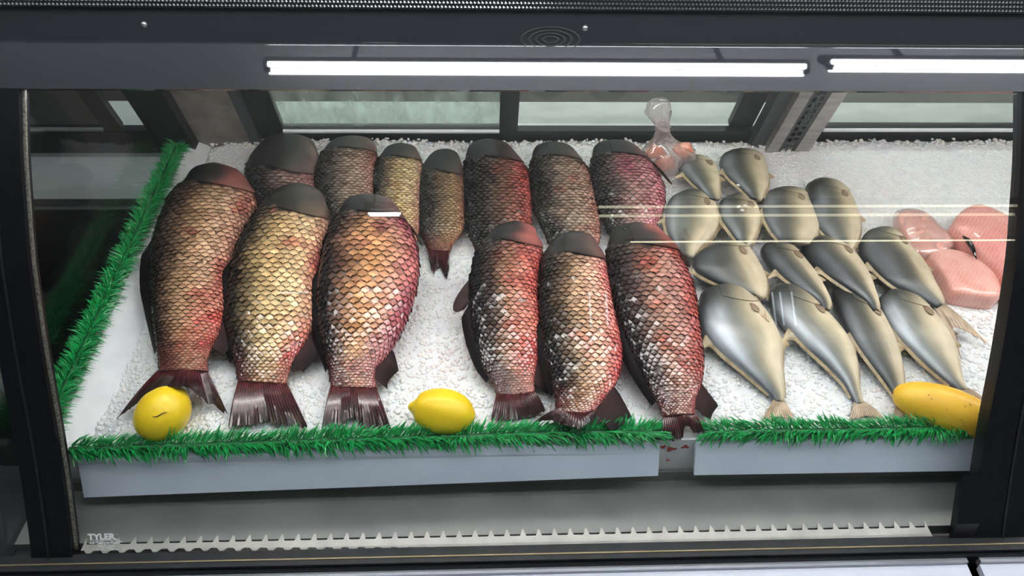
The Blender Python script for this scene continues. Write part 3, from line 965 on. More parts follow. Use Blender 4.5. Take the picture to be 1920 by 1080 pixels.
def edge_fin(fs, u0, u1, th0, width, m, parent, c1, c2, name, sweep=.35, drop=.010, prof=None, nseg=22, root_in=.0):
    """a fin along the body's edge at angle th0, reaching outwards by width*prof"""
    u = np.linspace(u0, u1, nseg)
    base = fs.ev(u, np.full(nseg, th0))
    A = np.stack([np.interp(u, fs.u, fs.A[:, k]) for k in range(3)], -1)
    out = A / np.linalg.norm(A, axis=1)[:, None] * (-1 if th0 < math.pi / 2 else 1)
    ax = np.gradient(fs.ev(u, np.full(nseg, math.pi / 2)), axis=0); ax /= np.linalg.norm(ax, axis=1)[:, None]
    t = np.linspace(0, 1, nseg)
    p = np.array(prof(t)) if prof is not None else np.sin(np.pi * np.clip(t * .93 + .05, 0, 1)) ** .6
    rows = 6
    G = np.zeros((rows, nseg, 3)); cl = np.zeros((rows, nseg, 3))
    for i in range(rows):
        a = i / (rows - 1)
        G[i] = base - out * .006 * (1 - a) + out * (width * p * a)[:, None] + ax * (width * sweep * a * p)[:, None] - BN * (drop * a * a) \
            + BN * (((np.arange(nseg) % 2) - .5) * .0014 * a)[:, None]
        cl[i] = (np.array(c1) * (1 - a) + np.array(c2) * a)[None] * (.7 + .6 * vnoise(G[i], 110, 3))[:, None]
    return slab(name, G, .0018, BN, m, parent, cl)


def flap(fs, u, th, length, width, ang, m, parent, c1, c2, name, lift=.004, droop=.0):
    """a fin that lies back along the flank (pectoral or pelvic)"""
    P = fs.ev(u, th); N = fs.nrm(np.array([u]), np.array([th]))[0]
    t0 = fs.ev(min(u + .02, 1), th) - P; t0 /= np.linalg.norm(t0)
    s0 = np.cross(N, t0)
    d = t0 * math.cos(ang) + s0 * math.sin(ang)
    e = np.cross(N, d)
    ni, nj = 8, 9
    G = np.zeros((ni, nj, 3)); cl = np.zeros((ni, nj, 3))
    for i in range(ni):
        a = i / (ni - 1)
        w = width * (.35 + .65 * math.sin(math.pi * min(.5, a * .62))) * (1 - .25 * ss(.7, 1, a))
        for j in range(nj):
            b = 2 * j / (nj - 1) - 1
            G[i, j] = P + d * length * a * (1 - .18 * b * b * a) + e * w * b / 2 + N * (lift * (.35 + math.sin(a * 2.2)) - droop * a * a) + N * ((j % 2) - .5) * .0011 * a
            cl[i, j] = np.array(c1) * (1 - a) + np.array(c2) * a
    return slab(name, G, .0015, N, m, parent, cl)


# colours (linear)
DARK = (.020, .018, .020); GREY = (.062, .058, .058)
def carp(name_label, secs, hs, thick, pal, seed, tail=None, tail_h=None, n_around=14, fins=None, head=.17, group=None, rows_to=1.022, skin_wet=0):
    """a big scaled carp: bare head, rows of overlapping scales, fins"""
    secs = [(a[0], a[1] + d_, a[2], a[3] + d_) for a, d_ in zip(secs, [10, 6, 2] + [0] * 20)]
    fs = FishShape(secs, hs, thick)
    c0 = fs.ev(.5, math.pi / 2)
    root = empty('carp', (fs.C[:, 0].mean(), fs.C[:, 1].mean(), float((fs.C[:, 2] - fs.B).min())), name_label, 'fish', group)
    r = np.random.default_rng(seed)
    off = seed * 3.1

    def tint(u, th, P):
        s = (1 - np.cos(np.clip(th, 0, math.pi))) / 2
        s = np.where(th > math.pi * 1.2, 0, s)
        n1 = vnoise(P + off, 14, seed) - .5
        n2 = vnoise(P + off, 40, seed + 1) - .5
        sv = np.clip(s + n1 * .16 + n2 * .06, 0, 1)
        c = ramp(sv, pal['ramp'])
        red = ss(.55, .85, vnoise(P + off, 22, seed + 2) + pal.get('red', 0) + .25 * (s - .5)) * .65
        red = red * ss(.25, .5, s)
        c = c * (1 - red[..., None]) + np.array(pal.get('redc', (.30, .045, .045))) * red[..., None]
        nk = ss(head + .12, head - .02, u) * .48 * pal.get('neck', 1.0)
        c = c * (1 - nk)[..., None] + np.array((.045, .038, .036)) * nk[..., None] * (1 + 1.5 * s)[..., None]
        for (bu, bs0, ru, rs, kk) in pal.get('blood', ()):
            bl_ = kk * np.exp(-((u - bu) / ru) ** 2 - ((s - bs0) / rs) ** 2) * (.45 + 1.1 * vnoise(P + off, 55, seed + 7))
            bl_ = np.clip(bl_, 0, .9)
            c = c * (1 - bl_)[..., None] + np.array(pal.get('redc', (.42, .055, .055))) * bl_[..., None]
        # darker, redder towards the tail
        tl = ss(.80, 1.0, u) * .55
        c = c * (1 - tl[..., None]) + np.array(pal.get('tail', (.17, .05, .045))) * tl[..., None]
        return c

    def headc(u, th, P):
        s = np.clip(th / math.pi, 0, 1)
        n = vnoise(P + off, 18, seed + 4)
        s = (1 - np.cos(np.clip(th, 0, math.pi))) / 2
        n3 = vnoise(P + off, 60, seed + 6)
        c = ramp(np.clip(s + (n - .5) * .35 + (n3 - .5) * .12, 0, 1), pal['head'])
        bl = ss(.5, 1.0, s) * ss(.5, 1.1, u / head) * .6
        c = c * (1 - bl)[..., None] + tint(u, th, P) * bl[..., None]
        return c * (.36 + .34 * n + .22 * n3)[..., None]

    hb = lambda th: head * (.80 + .26 * np.sin(np.clip(th, 0, math.pi)) + .24 * (1 - np.cos(np.clip(th, 0, math.pi))) / 2 + .05 * np.sin(th * 9 + seed) + .03 * np.sin(th * 21))
    def skinc(u, th, P):
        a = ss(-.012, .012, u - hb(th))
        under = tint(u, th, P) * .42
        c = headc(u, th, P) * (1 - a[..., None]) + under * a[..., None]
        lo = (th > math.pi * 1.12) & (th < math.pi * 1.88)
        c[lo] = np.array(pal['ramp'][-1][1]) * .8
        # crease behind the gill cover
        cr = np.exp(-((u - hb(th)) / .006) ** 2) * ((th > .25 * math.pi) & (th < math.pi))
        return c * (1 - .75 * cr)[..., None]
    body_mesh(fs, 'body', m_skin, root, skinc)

    # ---- scales
    allV, allC, allF = [], [], []
    nb = 0
    qs = np.linspace(-1, 1, 5); pz = np.array([0.0, .35, .68, .90, 1.0])
    u = head * .72
    row = 0
    while u < rows_to * .985:
        w = float(fs.width(u))
        dth = math.pi / n_around
        arc = (w / 2 * math.pi * .8) / n_around
        du = .66 * arc / fs.len
        ths = np.arange(-1, n_around + 1) * dth + (dth / 2 if row % 2 else 0) + dth * .25
        keep = u > hb(np.clip(ths, 0, math.pi)) - .5 * du
        ths = ths[keep]
        if len(ths):
            k = len(ths)
            jit = r.normal(0, .05, k)
            reach = 1.55
            # local outline: widest at .5, rounded end
            wp = np.array([.90, 1.0, .94, .66, .26])
            PP = np.broadcast_to(pz[None, :, None], (k, 5, 5))
            QQ = np.broadcast_to(qs[None, None, :] * wp[None, :, None], (k, 5, 5))
            round_ = 1 - .20 * (qs ** 2)[None, None, :] * pz[None, :, None]
            uu = u + du * (-.12 + reach * PP * round_ + jit[:, None, None] * .6)
            tt = ths[:, None, None] + dth * (.60 * QQ) + dth * .05 * jit[:, None, None]
            uu = np.clip(uu, 0, 1)
            P = fs.ev(uu, tt); N = fs.nrm(uu, tt)
            amp = min(1.0, arc / .016)
            lift = (.0003 + .0026 * amp * PP ** 1.2 * (1 + .40 * r.normal(0, 1, k)[:, None, None]) - .0017 * amp * QQ ** 2 + .0006 * amp * r.normal(0, 1, k)[:, None, None] * QQ)
            V = P + N * lift[..., None]
            base = tint(np.full(k, u), ths, fs.ev(np.full(k, u), ths)) * np.exp(r.normal(0, .17, k))[:, None]
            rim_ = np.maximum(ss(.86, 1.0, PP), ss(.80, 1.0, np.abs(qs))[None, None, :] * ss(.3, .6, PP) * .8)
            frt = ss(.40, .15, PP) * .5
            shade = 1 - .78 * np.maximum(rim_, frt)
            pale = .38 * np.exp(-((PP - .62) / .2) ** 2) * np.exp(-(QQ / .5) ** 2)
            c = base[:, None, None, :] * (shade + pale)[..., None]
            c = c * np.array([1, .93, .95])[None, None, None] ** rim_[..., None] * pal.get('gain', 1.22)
            f = grid_faces(5, 5)
            for i in range(k):
                allF.append(f + nb); nb += 25
            allV.append(V.reshape(-1, 3)); allC.append(c.reshape(-1, 3))
        u += du
        row += 1
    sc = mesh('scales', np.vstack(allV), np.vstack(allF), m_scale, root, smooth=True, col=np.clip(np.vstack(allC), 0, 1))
    tag(sc, kind='stuff')

    # ---- gill cover on the belly side of the head
    nu_, nt_ = 12, 14
    G = np.zeros((nu_, nt_, 3)); cl = np.zeros((nu_, nt_, 3))
    for i in range(nu_):
        for j in range(nt_):
            b_ = j / (nt_ - 1)
            th = math.pi * (.40 + .58 * b_)
            a = i / (nu_ - 1)
            uu = head * (.30 + (.78 + .16 * math.sin(math.pi * b_)) * a)
            G[i, j] = fs.ev(uu, th) + fs.nrm(np.array([uu]), np.array([th]))[0] * (.0008 + .0042 * a ** 2 * math.sin(math.pi * min(1, .15 + .85 * b_)))
            cc_ = headc(np.array([uu]), np.array([th]), G[i, j][None])[0]
            cl[i, j] = cc_ * (1.1 - .35 * (a > .93))
    slab('gill_cover', G, .002, BN, m_skin, root, cl)

    fins = fins or {}
    for (u0, u1, wd) in fins.get('dorsal', ()):
        edge_fin(fs, u0, u1, .16, wd * .8, m_fin, root, (.012, .010, .011), (.010, .008, .009), 'dorsal_fin', drop=.016, prof=lambda t: np.minimum(1, .35 + 1.2 * (1 - t)) * np.minimum(1, t * 9 + .1), sweep=.7)
    for (u0, u1, wd) in fins.get('anal', ()):
        edge_fin(fs, u0, u1, math.pi - .06, wd, m_fin, root, pal.get('anal', (.045, .014, .014)), (.016, .010, .011), 'anal_fin', sweep=.9, prof=lambda t: np.minimum(1, t * 3 + .15) * (1 - .25 * t))
    for (u, th, ln, wd, an) in fins.get('pectoral', ()):
        flap(fs, u, th, ln, wd, an, m_fin, root, pal.get('pect', (.06, .022, .022)), (.03, .02, .02), 'pectoral_fin')
    for (u0, u1, wd) in fins.get('lobe', ()):
        edge_fin(fs, u0, u1, .06, wd, m_fin, root, (.03, .022, .022), (.05, .025, .025), 'pelvic_fin', sweep=1.2, prof=lambda t: np.sin(np.pi * np.clip(t, .02, .98)) ** .5)
    if tail is not None:
        tail_fin(fs, tail, tail_h or [.006] * len(tail), m_tail, root, pal.get('tailb', (.13, .022, .026)), (.030, .015, .017))
    return root, fs


def R5(a, b, c, d, e): return [(0, a), (.12, a), (.30, b), (.50, c), (.78, d), (1, e)]
HEAD_D = [(0, (.022, .023, .024)), (.5, (.048, .046, .046)), (.8, (.10, .078, .072)), (1, (.24, .12, .11))]
HEAD_R = [(0, (.024, .024, .025)), (.5, (.050, .044, .043)), (.66, (.12, .060, .055)), (.82, (.46, .15, .13)), (1, (.60, .19, .17))]
HEAD_P = [(0, (.030, .030, .031)), (.5, (.062, .058, .054)), (.78, (.13, .105, .09)), (1, (.30, .21, .17))]
GOLD = dict(ramp=R5((.022, .018, .018), (.14, .09, .058), (.42, .27, .155), (.60, .40, .27), (.50, .22, .17)), head=HEAD_R, red=-.14)
YELL = dict(ramp=R5((.022, .020, .018), (.18, .13, .070), (.52, .38, .19), (.66, .49, .28), (.50, .24, .18)), head=HEAD_P, red=-.10)
ORNG = dict(ramp=R5((.020, .016, .018), (.16, .085, .055), (.50, .26, .12), (.50, .26, .19), (.48, .15, .15)), head=HEAD_D, red=.04, redc=(.26, .06, .085))
BRED = dict(ramp=R5((.016, .014, .015), (.040, .030, .028), (.12, .075, .055), (.24, .11, .085), (.34, .085, .075)), head=HEAD_D, red=-.10)
DRED = dict(ramp=R5((.014, .012, .014), (.055, .038, .033), (.22, .13, .085), (.50, .22, .16), (.52, .12, .105)), head=HEAD_R, red=-.02)
DGLD = dict(ramp=R5((.014, .012, .013), (.09, .062, .042), (.38, .25, .155), (.58, .35, .26), (.60, .17, .165)), head=HEAD_D, red=-.10)
DPUR = dict(ramp=R5((.014, .012, .014), (.07, .046, .040), (.28, .155, .115), (.40, .22, .19), (.44, .11, .12)), head=HEAD_R, red=.05, redc=(.30, .06, .045))
ROSE = dict(ramp=R5((.024, .024, .026), (.060, .054, .054), (.22, .15, .135), (.30, .17, .16), (.34, .12, .13)), head=HEAD_P, red=-.15)
BRWN = dict(ramp=R5((.018, .017, .017), (.055, .044, .035), (.17, .115, .070), (.30, .20, .11), (.32, .15, .10)), head=HEAD_D, red=-.25)
GREY_ = dict(ramp=R5((.024, .022, .022), (.085, .070, .060), (.27, .20, .155), (.36, .25, .19), (.38, .17, .14)), head=HEAD_P, red=-.18)
MAUV = dict(ramp=R5((.024, .022, .024), (.080, .058, .058), (.28, .165, .15), (.46, .21, .23), (.52, .16, .21)), head=HEAD_D, red=-.02, redc=(.36, .09, .14))

BK = 'carp lying in the back row on the ice'
FR = 'carp lying in the front row on the ice'
TH = [.20, .33, .40, .40, .36, .27, .16, .06]
TB = [.20, .33, .38, .36, .26, .14, .08, .05]
hb_ = lambda n: [.040, .042, .042, .042, .040, .034, .024, .016][:n]
hf_ = [.118, .118, .112, .100, .084, .066, .052, .040, .030, .022]

# ---- back row
carp('dark rose grey carp with a cut at its gill, leftmost of the back row', [(520, 250, 575, 254), (485, 272, 594, 277), (466, 300, 600, 300), (460, 330, 590, 332), (462, 370, 590, 370), (468, 420, 580, 420), (480, 470, 570, 470), (490, 520, 560, 520)], hb_(8), TB, dict(ROSE, blood=((.13, .85, .03, .14, 1.0),)), 21, head=.30, group=BK, n_around=14)
carp('grey gold carp second from left in the back row, behind the third front carp', [(640, 253, 685, 254), (607, 278, 707, 278), (595, 302, 706, 298), (588, 330, 701, 325), (592, 362, 700, 362), (602, 400, 698, 400), (615, 450, 690, 450), (625, 490, 680, 490)], hb_(8), TB, GREY_, 22, head=.16, group=BK, n_around=14)
carp('slim golden carp third in the back row, with a pale scuff on its head', [(738, 265, 765, 265), (714, 287, 786, 286), (704, 310, 793, 310), (701, 350, 789, 348), (705, 395, 788, 395), (715, 435, 784, 437), (728, 475, 775, 475), (735, 505, 765, 505)], hb_(8), TB, YELL, 23, head=.16, group=BK, n_around=12)
carp('smallest carp, dark brown with its whole black tail showing on bare ice', [(822, 279, 850, 279), (800, 296, 863, 297), (789, 320, 868, 320), (786, 360, 870, 360), (786, 400, 870, 400), (788, 432, 868, 430), (797, 455, 850, 458), (803, 472, 843, 474)], hb_(8), [.36, .44, .46, .44, .38, .30, .20, .12], BRWN, 24, tail=[(803, 484), (808, 505), (814, 516), (820, 503), (826, 503), (831, 515), (838, 527), (842, 505), (843, 484)], tail_h=[.008] * 9, head=.27, group=BK, n_around=12)
carp('dark red flanked carp fifth in the back row, under the fourth front carp', [(895, 260, 935, 260), (873, 288, 968, 287), (869, 320, 989, 320), (869, 360, 994, 358), (871, 400, 996, 402), (880, 440, 995, 440), (895, 480, 985, 480), (905, 520, 975, 520)], hb_(8), TB, dict(BRED, blood=((.35, .95, .2, .2, .6),)), 25, head=.20, group=BK, n_around=14, fins=dict(pectoral=((.25, math.pi * .97, .085, .022, .05),)))
carp('pale grey pink carp sixth in the back row, behind the fifth front carp', [(1015, 264, 1055, 265), (996, 293, 1086, 292), (993, 325, 1103, 322), (996, 360, 1112, 357), (1004, 400, 1120, 397), (1020, 435, 1125, 435), (1035, 475, 1118, 475), (1050, 515, 1108, 515)], hb_(8), TB, GREY_, 26, head=.17, group=BK, n_around=14, fins=dict(pectoral=((.22, math.pi * .97, .07, .018, .05),)))
carp('mauve pink carp rightmost of the back row, beside the knotted bag', [(1128, 262, 1170, 263), (1109, 290, 1208, 290), (1106, 325, 1231, 322), (1111, 360, 1246, 358), (1122, 395, 1243, 395), (1138, 430, 1228, 428), (1155, 470, 1215, 470), (1165, 500, 1205, 500)], hb_(8), TB, MAUV, 27, head=.18, group=BK, n_around=14, fins=dict(pectoral=((.20, math.pi * .93, .12, .022, .02),)))

# ---- front row
carp('golden pink carp at the far left of the front row, tail over a lemon', [(385, 307, 425, 308), (345, 340, 470, 345), (318, 372, 484, 378), (298, 420, 467, 415), (285, 465, 448, 455), (281, 520, 428, 510), (284, 575, 423, 575), (290, 625, 410, 625), (297, 675, 390, 668), (299, 698, 390, 697)],
     [.060, .062, .064, .064, .062, .056, .050, .046, .046, .048], TH, dict(GOLD, blood=((.10, .95, .06, .3, .7), (.84, .85, .13, .3, .8))), 1, tail=[(216, 788), (232, 778), (275, 742), (318, 727), (352, 727), (375, 745), (392, 760), (412, 770), (430, 782)], tail_h=[.012, .02, .06, .095, .095, .05, .02, .012, .010],
     fins=dict(dorsal=((.40, .90, .030),), anal=((.76, .90, .03),), pectoral=((.18, math.pi * .93, .055, .022, -.05),)), group=FR, n_around=14)
carp('yellow gold carp second in the front row, with a red patch behind its head', [(545, 344, 585, 346), (500, 372, 613, 383), (478, 405, 622, 412), (455, 442, 611, 443), (438, 487, 599, 488), (428, 540, 593, 540), (424, 590, 591, 590), (428, 635, 575, 638), (440, 678, 549, 677), (446, 718, 536, 722)], hf_, TH, dict(YELL, blood=((.215, .46, .013, .12, 1.2), (.86, .95, .10, .2, .9), (.45, 1.0, .1, .1, .6))), 2,
     tail=[(426, 806), (450, 806), (478, 800), (500, 792), (525, 797), (552, 801), (580, 806)], tail_h=[.018] * 7, fins=dict(dorsal=((.40, .88, .034),), anal=((.76, .90, .030),)), group=FR, n_around=14, head=.20)
carp('orange purple carp third in the front row, left of the bare ice with a lemon', [(668, 366, 715, 366), (637, 393, 752, 398), (617, 432, 773, 436), (604, 480, 785, 484), (596, 530, 783, 532), (595, 580, 771, 577), (600, 625, 752, 624), (609, 665, 728, 664), (617, 700, 704, 697), (621, 728, 706, 730)], hf_, TH, dict(ORNG, blood=((.20, .95, .08, .22, .8), (.66, .97, .25, .12, .9))), 3,
     tail=[(602, 808), (615, 806), (640, 800), (662, 782), (672, 800), (690, 804), (735, 808)], tail_h=[.018] * 7, fins=dict(dorsal=((.42, .90, .022),), anal=((.82, .95, .032),), pectoral=((.20, math.pi * .96, .07, .022, .0),)), group=FR, n_around=14)
carp('dark backed red bellied carp fourth in the front row, right of the bare ice', [(950, 413, 988, 415), (915, 438, 1008, 442), (897, 462, 1018, 466), (885, 500, 1012, 500), (879, 545, 1008, 545), (881, 595, 1012, 595), (891, 640, 1014, 640), (903, 685, 1006, 685), (925, 720, 1001, 715), (932, 745, 1003, 740)], hf_, TH, dict(DRED, blood=((.13, .9, .05, .2, .8), (.78, .80, .14, .22, .8))), 4,
     tail=[(920, 792), (945, 792), (975, 788), (1000, 782), (1025, 772)], tail_h=[.018] * 5, fins=dict(dorsal=((.50, .90, .024),), lobe=((.36, .50, .034),), anal=((.80, .94, .034),)), group=FR, n_around=14)
carp('carp fifth in the front row, pink bellied, its tail bent over the rim', [(1062, 433, 1098, 434), (1030, 455, 1120, 458), (1017, 485, 1134, 485), (1011, 530, 1141, 528), (1011, 580, 1150, 578), (1016, 630, 1161, 628), (1024, 675, 1166, 672), (1033, 715, 1156, 715), (1042, 750, 1127, 755), (1040, 775, 1108, 778)], [.118, .118, .112, .100, .084, .070, .060, .055, .055, .055], TH, dict(DGLD, blood=((.78, 1.0, .25, .14, .9),)), 5,
     tail=[(1000, 792), (1030, 788), (1060, 800), (1085, 806), (1105, 796), (1118, 780)], tail_h=[.050, .058, .060, .060, .058, .055], fins=dict(dorsal=((.48, .88, .018),), anal=((.84, .97, .062),)), group=FR, n_around=14)
r6, f6 = carp('dark purple carp rightmost in the front row, tail in the grass gap', [(1172, 417, 1215, 418), (1142, 443, 1250, 443), (1137, 470, 1271, 470), (1138, 515, 1289, 510), (1147, 560, 1304, 555), (1160, 605, 1310, 605), (1176, 645, 1316, 648), (1196, 690, 1319, 690), (1216, 728, 1313, 725), (1232, 755, 1304, 752), (1243, 782, 1303, 778)], [.118, .118, .112, .100, .084, .070, .060, .052, .048, .046, .046], TH, dict(DPUR, blood=((.17, .9, .09, .25, .9), (.5, 1.0, .3, .1, .6))), 6,
     tail=[(1242, 826), (1262, 829), (1281, 826), (1284, 800), (1292, 800), (1302, 814), (1322, 812)], tail_h=[.030, .028, .028, .040, .040, .035, .035], fins=dict(dorsal=((.50, .92, .024),), anal=((.84, .96, .040),), pectoral=((.20, math.pi * .86, .05, .020, .1),)), group=FR, n_around=14)
q = f6.ev(.09, math.pi * .33); nn_ = f6.nrm(np.array([.09]), np.array([math.pi * .33]))[0]
mb = bpy.data.meshes.new('eye')
V = iv * .0055 + q - nn_ * .001
mesh('eye', V, iff, m_eye, r6, smooth=True)


# ------------------------------------------------------------------ silver pompano
def pompano(label, secs, hs, seed, tail=None, tail_h=None, thick=None, fin=None, silver=.6, dark=1.0, pect=None, base_w=1.0):
    fs = FishShape(secs, hs, thick or [.30, .38, .42, .40, .34, .26, .17, .11], nose=.35, zexp=.66)
    root = empty('pompano', (fs.C[:, 0].mean(), fs.C[:, 1].mean(), float((fs.C[:, 2] - fs.B).min())), label, 'fish', 'silver pompano heaped on the right of the ice')
    off = seed * 2.7

    def colf(u, th, P):
        s = (1 - np.cos(np.clip(th, 0, math.pi))) / 2
        s = np.where(th > math.pi * 1.5, 0, s)
        n = vnoise(P + off, 12, seed); n2 = vnoise(P + off, 45, seed + 1)
        sv = np.clip(s + (n - .5) * .22, 0, 1)
        cr_ = vnoise(np.stack([u * 5, th * 9, u * 0 + seed], -1), 1.0, seed)
        hd = ramp(sv, [(0, (.050, .054, .053)), (.5, (.085, .087, .076)), (.75, (.15, .135, .10)), (1, (.42, .35, .24))])
        bs_ = ramp(sv, [(0, (.10, .115, .13)), (.04, (.28, .31, .34)), (.18, (.46, .495, .53)), (.30, (.21, .215, .21)), (.44, (.185, .18, .15)), (.56, (.36, .31, .21)), (.72, (.66, .56, .39)), (1, (.66, .57, .42))])
        bo_ = ramp(sv, [(0, (.034, .038, .042)), (.15, (.062, .066, .065)), (.40, (.078, .080, .072)), (.55, (.19, .17, .125)), (.68, (.56, .47, .32)), (1, (.64, .55, .40))])
        kk_ = np.clip(silver * 1.4, 0, 1)
        bd = bs_ * kk_ + bo_ * (1 - kk_)
        a = ss(.08, .42, u + (n - .5) * .16 + s * .12)
        hd = hd * .66
        c = hd * (1 - a[..., None]) + bd * a[..., None]
        c = c * (dark + (1 - dark) * ss(.3, .9, s))[..., None]
        c = c * (.74 + .22 * n2 + .34 * cr_)[..., None]
        tl = ss(.90, 1.0, u)
        c = c * (1 - .25 * tl[..., None])
        # dark line along the back edge near the tail
        bk = np.maximum(np.exp(-((s - .03) / .035) ** 2) * ss(.5, .9, u) * .8, ss(.45, .0, s) * ss(.86, .97, u) * .75)
        c = c * (1 - bk)[..., None] + np.array((.02, .025, .035)) * bk[..., None]
        mt = .55 * silver * np.exp(-((sv - .24) / .16) ** 2) * ss(.28, .5, u)
        # gill blush
        return np.concatenate([np.clip(c, 0, 1), mt[..., None]], -1)
    body_mesh(fs, 'body', m_pomp, root, colf, nu=50, nt=36)
    # gill cover
    nu_, nt_ = 9, 11
    G = np.zeros((nu_, nt_, 3))
    for i in range(nu_):
        for j in range(nt_):
            b_ = j / (nt_ - 1); a = i / (nu_ - 1)
            th = math.pi * (.42 + .52 * b_)
            uu = .05 + (.13 + .07 * math.sin(math.pi * b_)) * a
            G[i, j] = fs.ev(uu, th) + fs.nrm(np.array([uu]), np.array([th]))[0] * (.0004 + .0016 * a ** 2 * math.sin(math.pi * b_))
    flat_ = G.reshape(-1, 3)
    uu_ = np.repeat(np.linspace(.05, .24, nu_), nt_); th_ = np.tile(math.pi * (.42 + .52 * np.linspace(0, 1, nt_)), nu_)
    slab('gill_cover', G, .0012, BN, m_pomp, root, colf(uu_, th_, flat_))
    cream = (.52, .42, .27); tip = (.46, .34, .21)
    u0, u1, wd = fin or (.42, .93, .016)
    edge_fin(fs, u0, u1, .10, wd, m_pfin, root, (.34, .29, .20), cream, 'back_fin', sweep=.9, drop=.006, prof=lambda t: np.clip(.34 + 1.6 * np.exp(-((t - .04) / .07) ** 2), 0, 2) * np.minimum(1, t * 30 + .05) * (1 - .55 * t), nseg=34)
    edge_fin(fs, .50, .94, math.pi - .1, .010, m_pfin, root, cream, tip, 'belly_fin', sweep=.9, drop=.008, prof=lambda t: np.clip(.4 + 1.2 * np.exp(-((t - .05) / .09) ** 2), 0, 2) * np.minimum(1, t * 30 + .05), nseg=26)
    pu, pt = pect or (.25, .66)
    flap(fs, pu, math.pi * pt, .030, .018, .1, m_pfin, root, (.22, .13, .10), (.36, .29, .20), 'pectoral_fin', lift=.0025)
    if tail is not None:
        tail_fin(fs, tail, tail_h or [.012] * len(tail), m_pfin, root, (.40, .33, .24), (.58, .42, .30), rays=14, ray_amp=.0006, basew=base_w)
    return root, fs

HU = [.030, .034, .040, .046, .052, .056, .058, .058]       # head on the ice, tail over the next fish
HL = [.030, .032, .032, .032, .028, .022, .016, .012, .010]
def hh(n, k=HU): return list(np.interp(np.linspace(0, 1, n), np.linspace(0, 1, len(k)), k))

# top pair by the bag
pompano('dark pompano at the top left of the heap, just under the knotted bag', [(1276, 302, 1312, 296), (1274, 318, 1342, 312), (1290, 337, 1349, 335), (1310, 355, 1350, 355), (1330, 374, 1350, 374)], hh(5), 41, dark=.55, fin=(.35, .97, .014))
pompano('dark pompano at the very top of the heap, below the steel upright', [(1362, 290, 1415, 288), (1349, 308, 1436, 308), (1362, 332, 1441, 330), (1385, 352, 1440, 350), (1407, 372, 1428, 377)], hh(5), 42, dark=.5, fin=(.40, .97, .014))
# second row
pompano('broad pompano at the left edge of the heap, touching the last carp', [(1268, 370, 1322, 364), (1250, 388, 1342, 385), (1246, 412, 1350, 412), (1250, 438, 1340, 440), (1264, 462, 1315, 465), (1276, 480, 1300, 484)], hh(6, [.030, .034, .036, .038, .034, .030]), 43, dark=.65)
pompano('pompano second in its row, with two white scraps near its head', [(1358, 375, 1395, 370), (1349, 390, 1420, 388), (1352, 412, 1426, 412), (1368, 435, 1420, 436), (1388, 460, 1406, 462)], hh(5), 44, dark=.6, fin=(.40, .97, .018))
pompano('pompano in the middle of the heap with a cream fin hooked at its left', [(1442, 363, 1500, 360), (1428, 380, 1518, 380), (1430, 405, 1530, 405), (1442, 430, 1535, 432), (1462, 454, 1518, 458)], hh(5), 45, dark=.6, fin=(.40, .97, .018))
pompano('upright pompano right of the middle, dark head against bare ice', [(1520, 345, 1560, 343), (1511, 365, 1594, 366), (1516, 400, 1609, 400), (1535, 430, 1614, 430), (1560, 455, 1607, 455), (1582, 474, 1592, 476)], hh(6), 46, dark=.65)
# third row
pompano('pompano lying crosswise beside the last carp, pale flank up', [(1320, 474, 1385, 462), (1300, 492, 1412, 480), (1300, 510, 1428, 505), (1325, 526, 1438, 530), (1360, 540, 1438, 552), (1395, 552, 1432, 562)], hh(6, [.034, .036, .036, .034, .034, .034]), 47, silver=.1, dark=.8, tail=[(1352, 549), (1366, 556), (1380, 562), (1400, 572), (1424, 590), (1444, 606)], tail_h=[.066] * 6, base_w=.6)
pompano('slender pompano lying left of two parallel ones in mid heap', [(1430, 464, 1468, 459), (1430, 480, 1492, 472), (1445, 500, 1516, 498), (1468, 522, 1535, 522), (1498, 543, 1549, 545), (1530, 563, 1558, 566), (1542, 580, 1557, 582)], hh(7), 48, silver=.3, dark=.65, thick=[.34, .46, .54, .50, .42, .30, .18, .11])
pompano('slender pompano lying between two parallel ones in mid heap', [(1512, 457, 1550, 450), (1508, 472, 1590, 466), (1522, 495, 1612, 492), (1552, 520, 1630, 520), (1590, 545, 1641, 546), (1622, 566, 1648, 568), (1637, 583, 1650, 585)], hh(7), 49, silver=.3, dark=.65, thick=[.34, .46, .54, .50, .42, .30, .18, .11])
pompano('pompano beside the pink fillets, its long forked tail spread on bare ice', [(1628, 440, 1664, 437), (1613, 458, 1690, 457), (1617, 485, 1712, 478), (1640, 512, 1735, 503), (1676, 540, 1752, 532), (1722, 561, 1767, 556), (1755, 580, 1772, 572)], hh(7, [.030, .034, .038, .042, .046, .044, .040]), 50, silver=.3, dark=.65, thick=[.4, .56, .66, .62, .5, .36, .2, .14],
        tail=[(1805, 676), (1797, 645), (1788, 620), (1790, 612), (1812, 622), (1835, 635), (1858, 650)], tail_h=[.012, .02, .032, .034, .028, .018, .010])
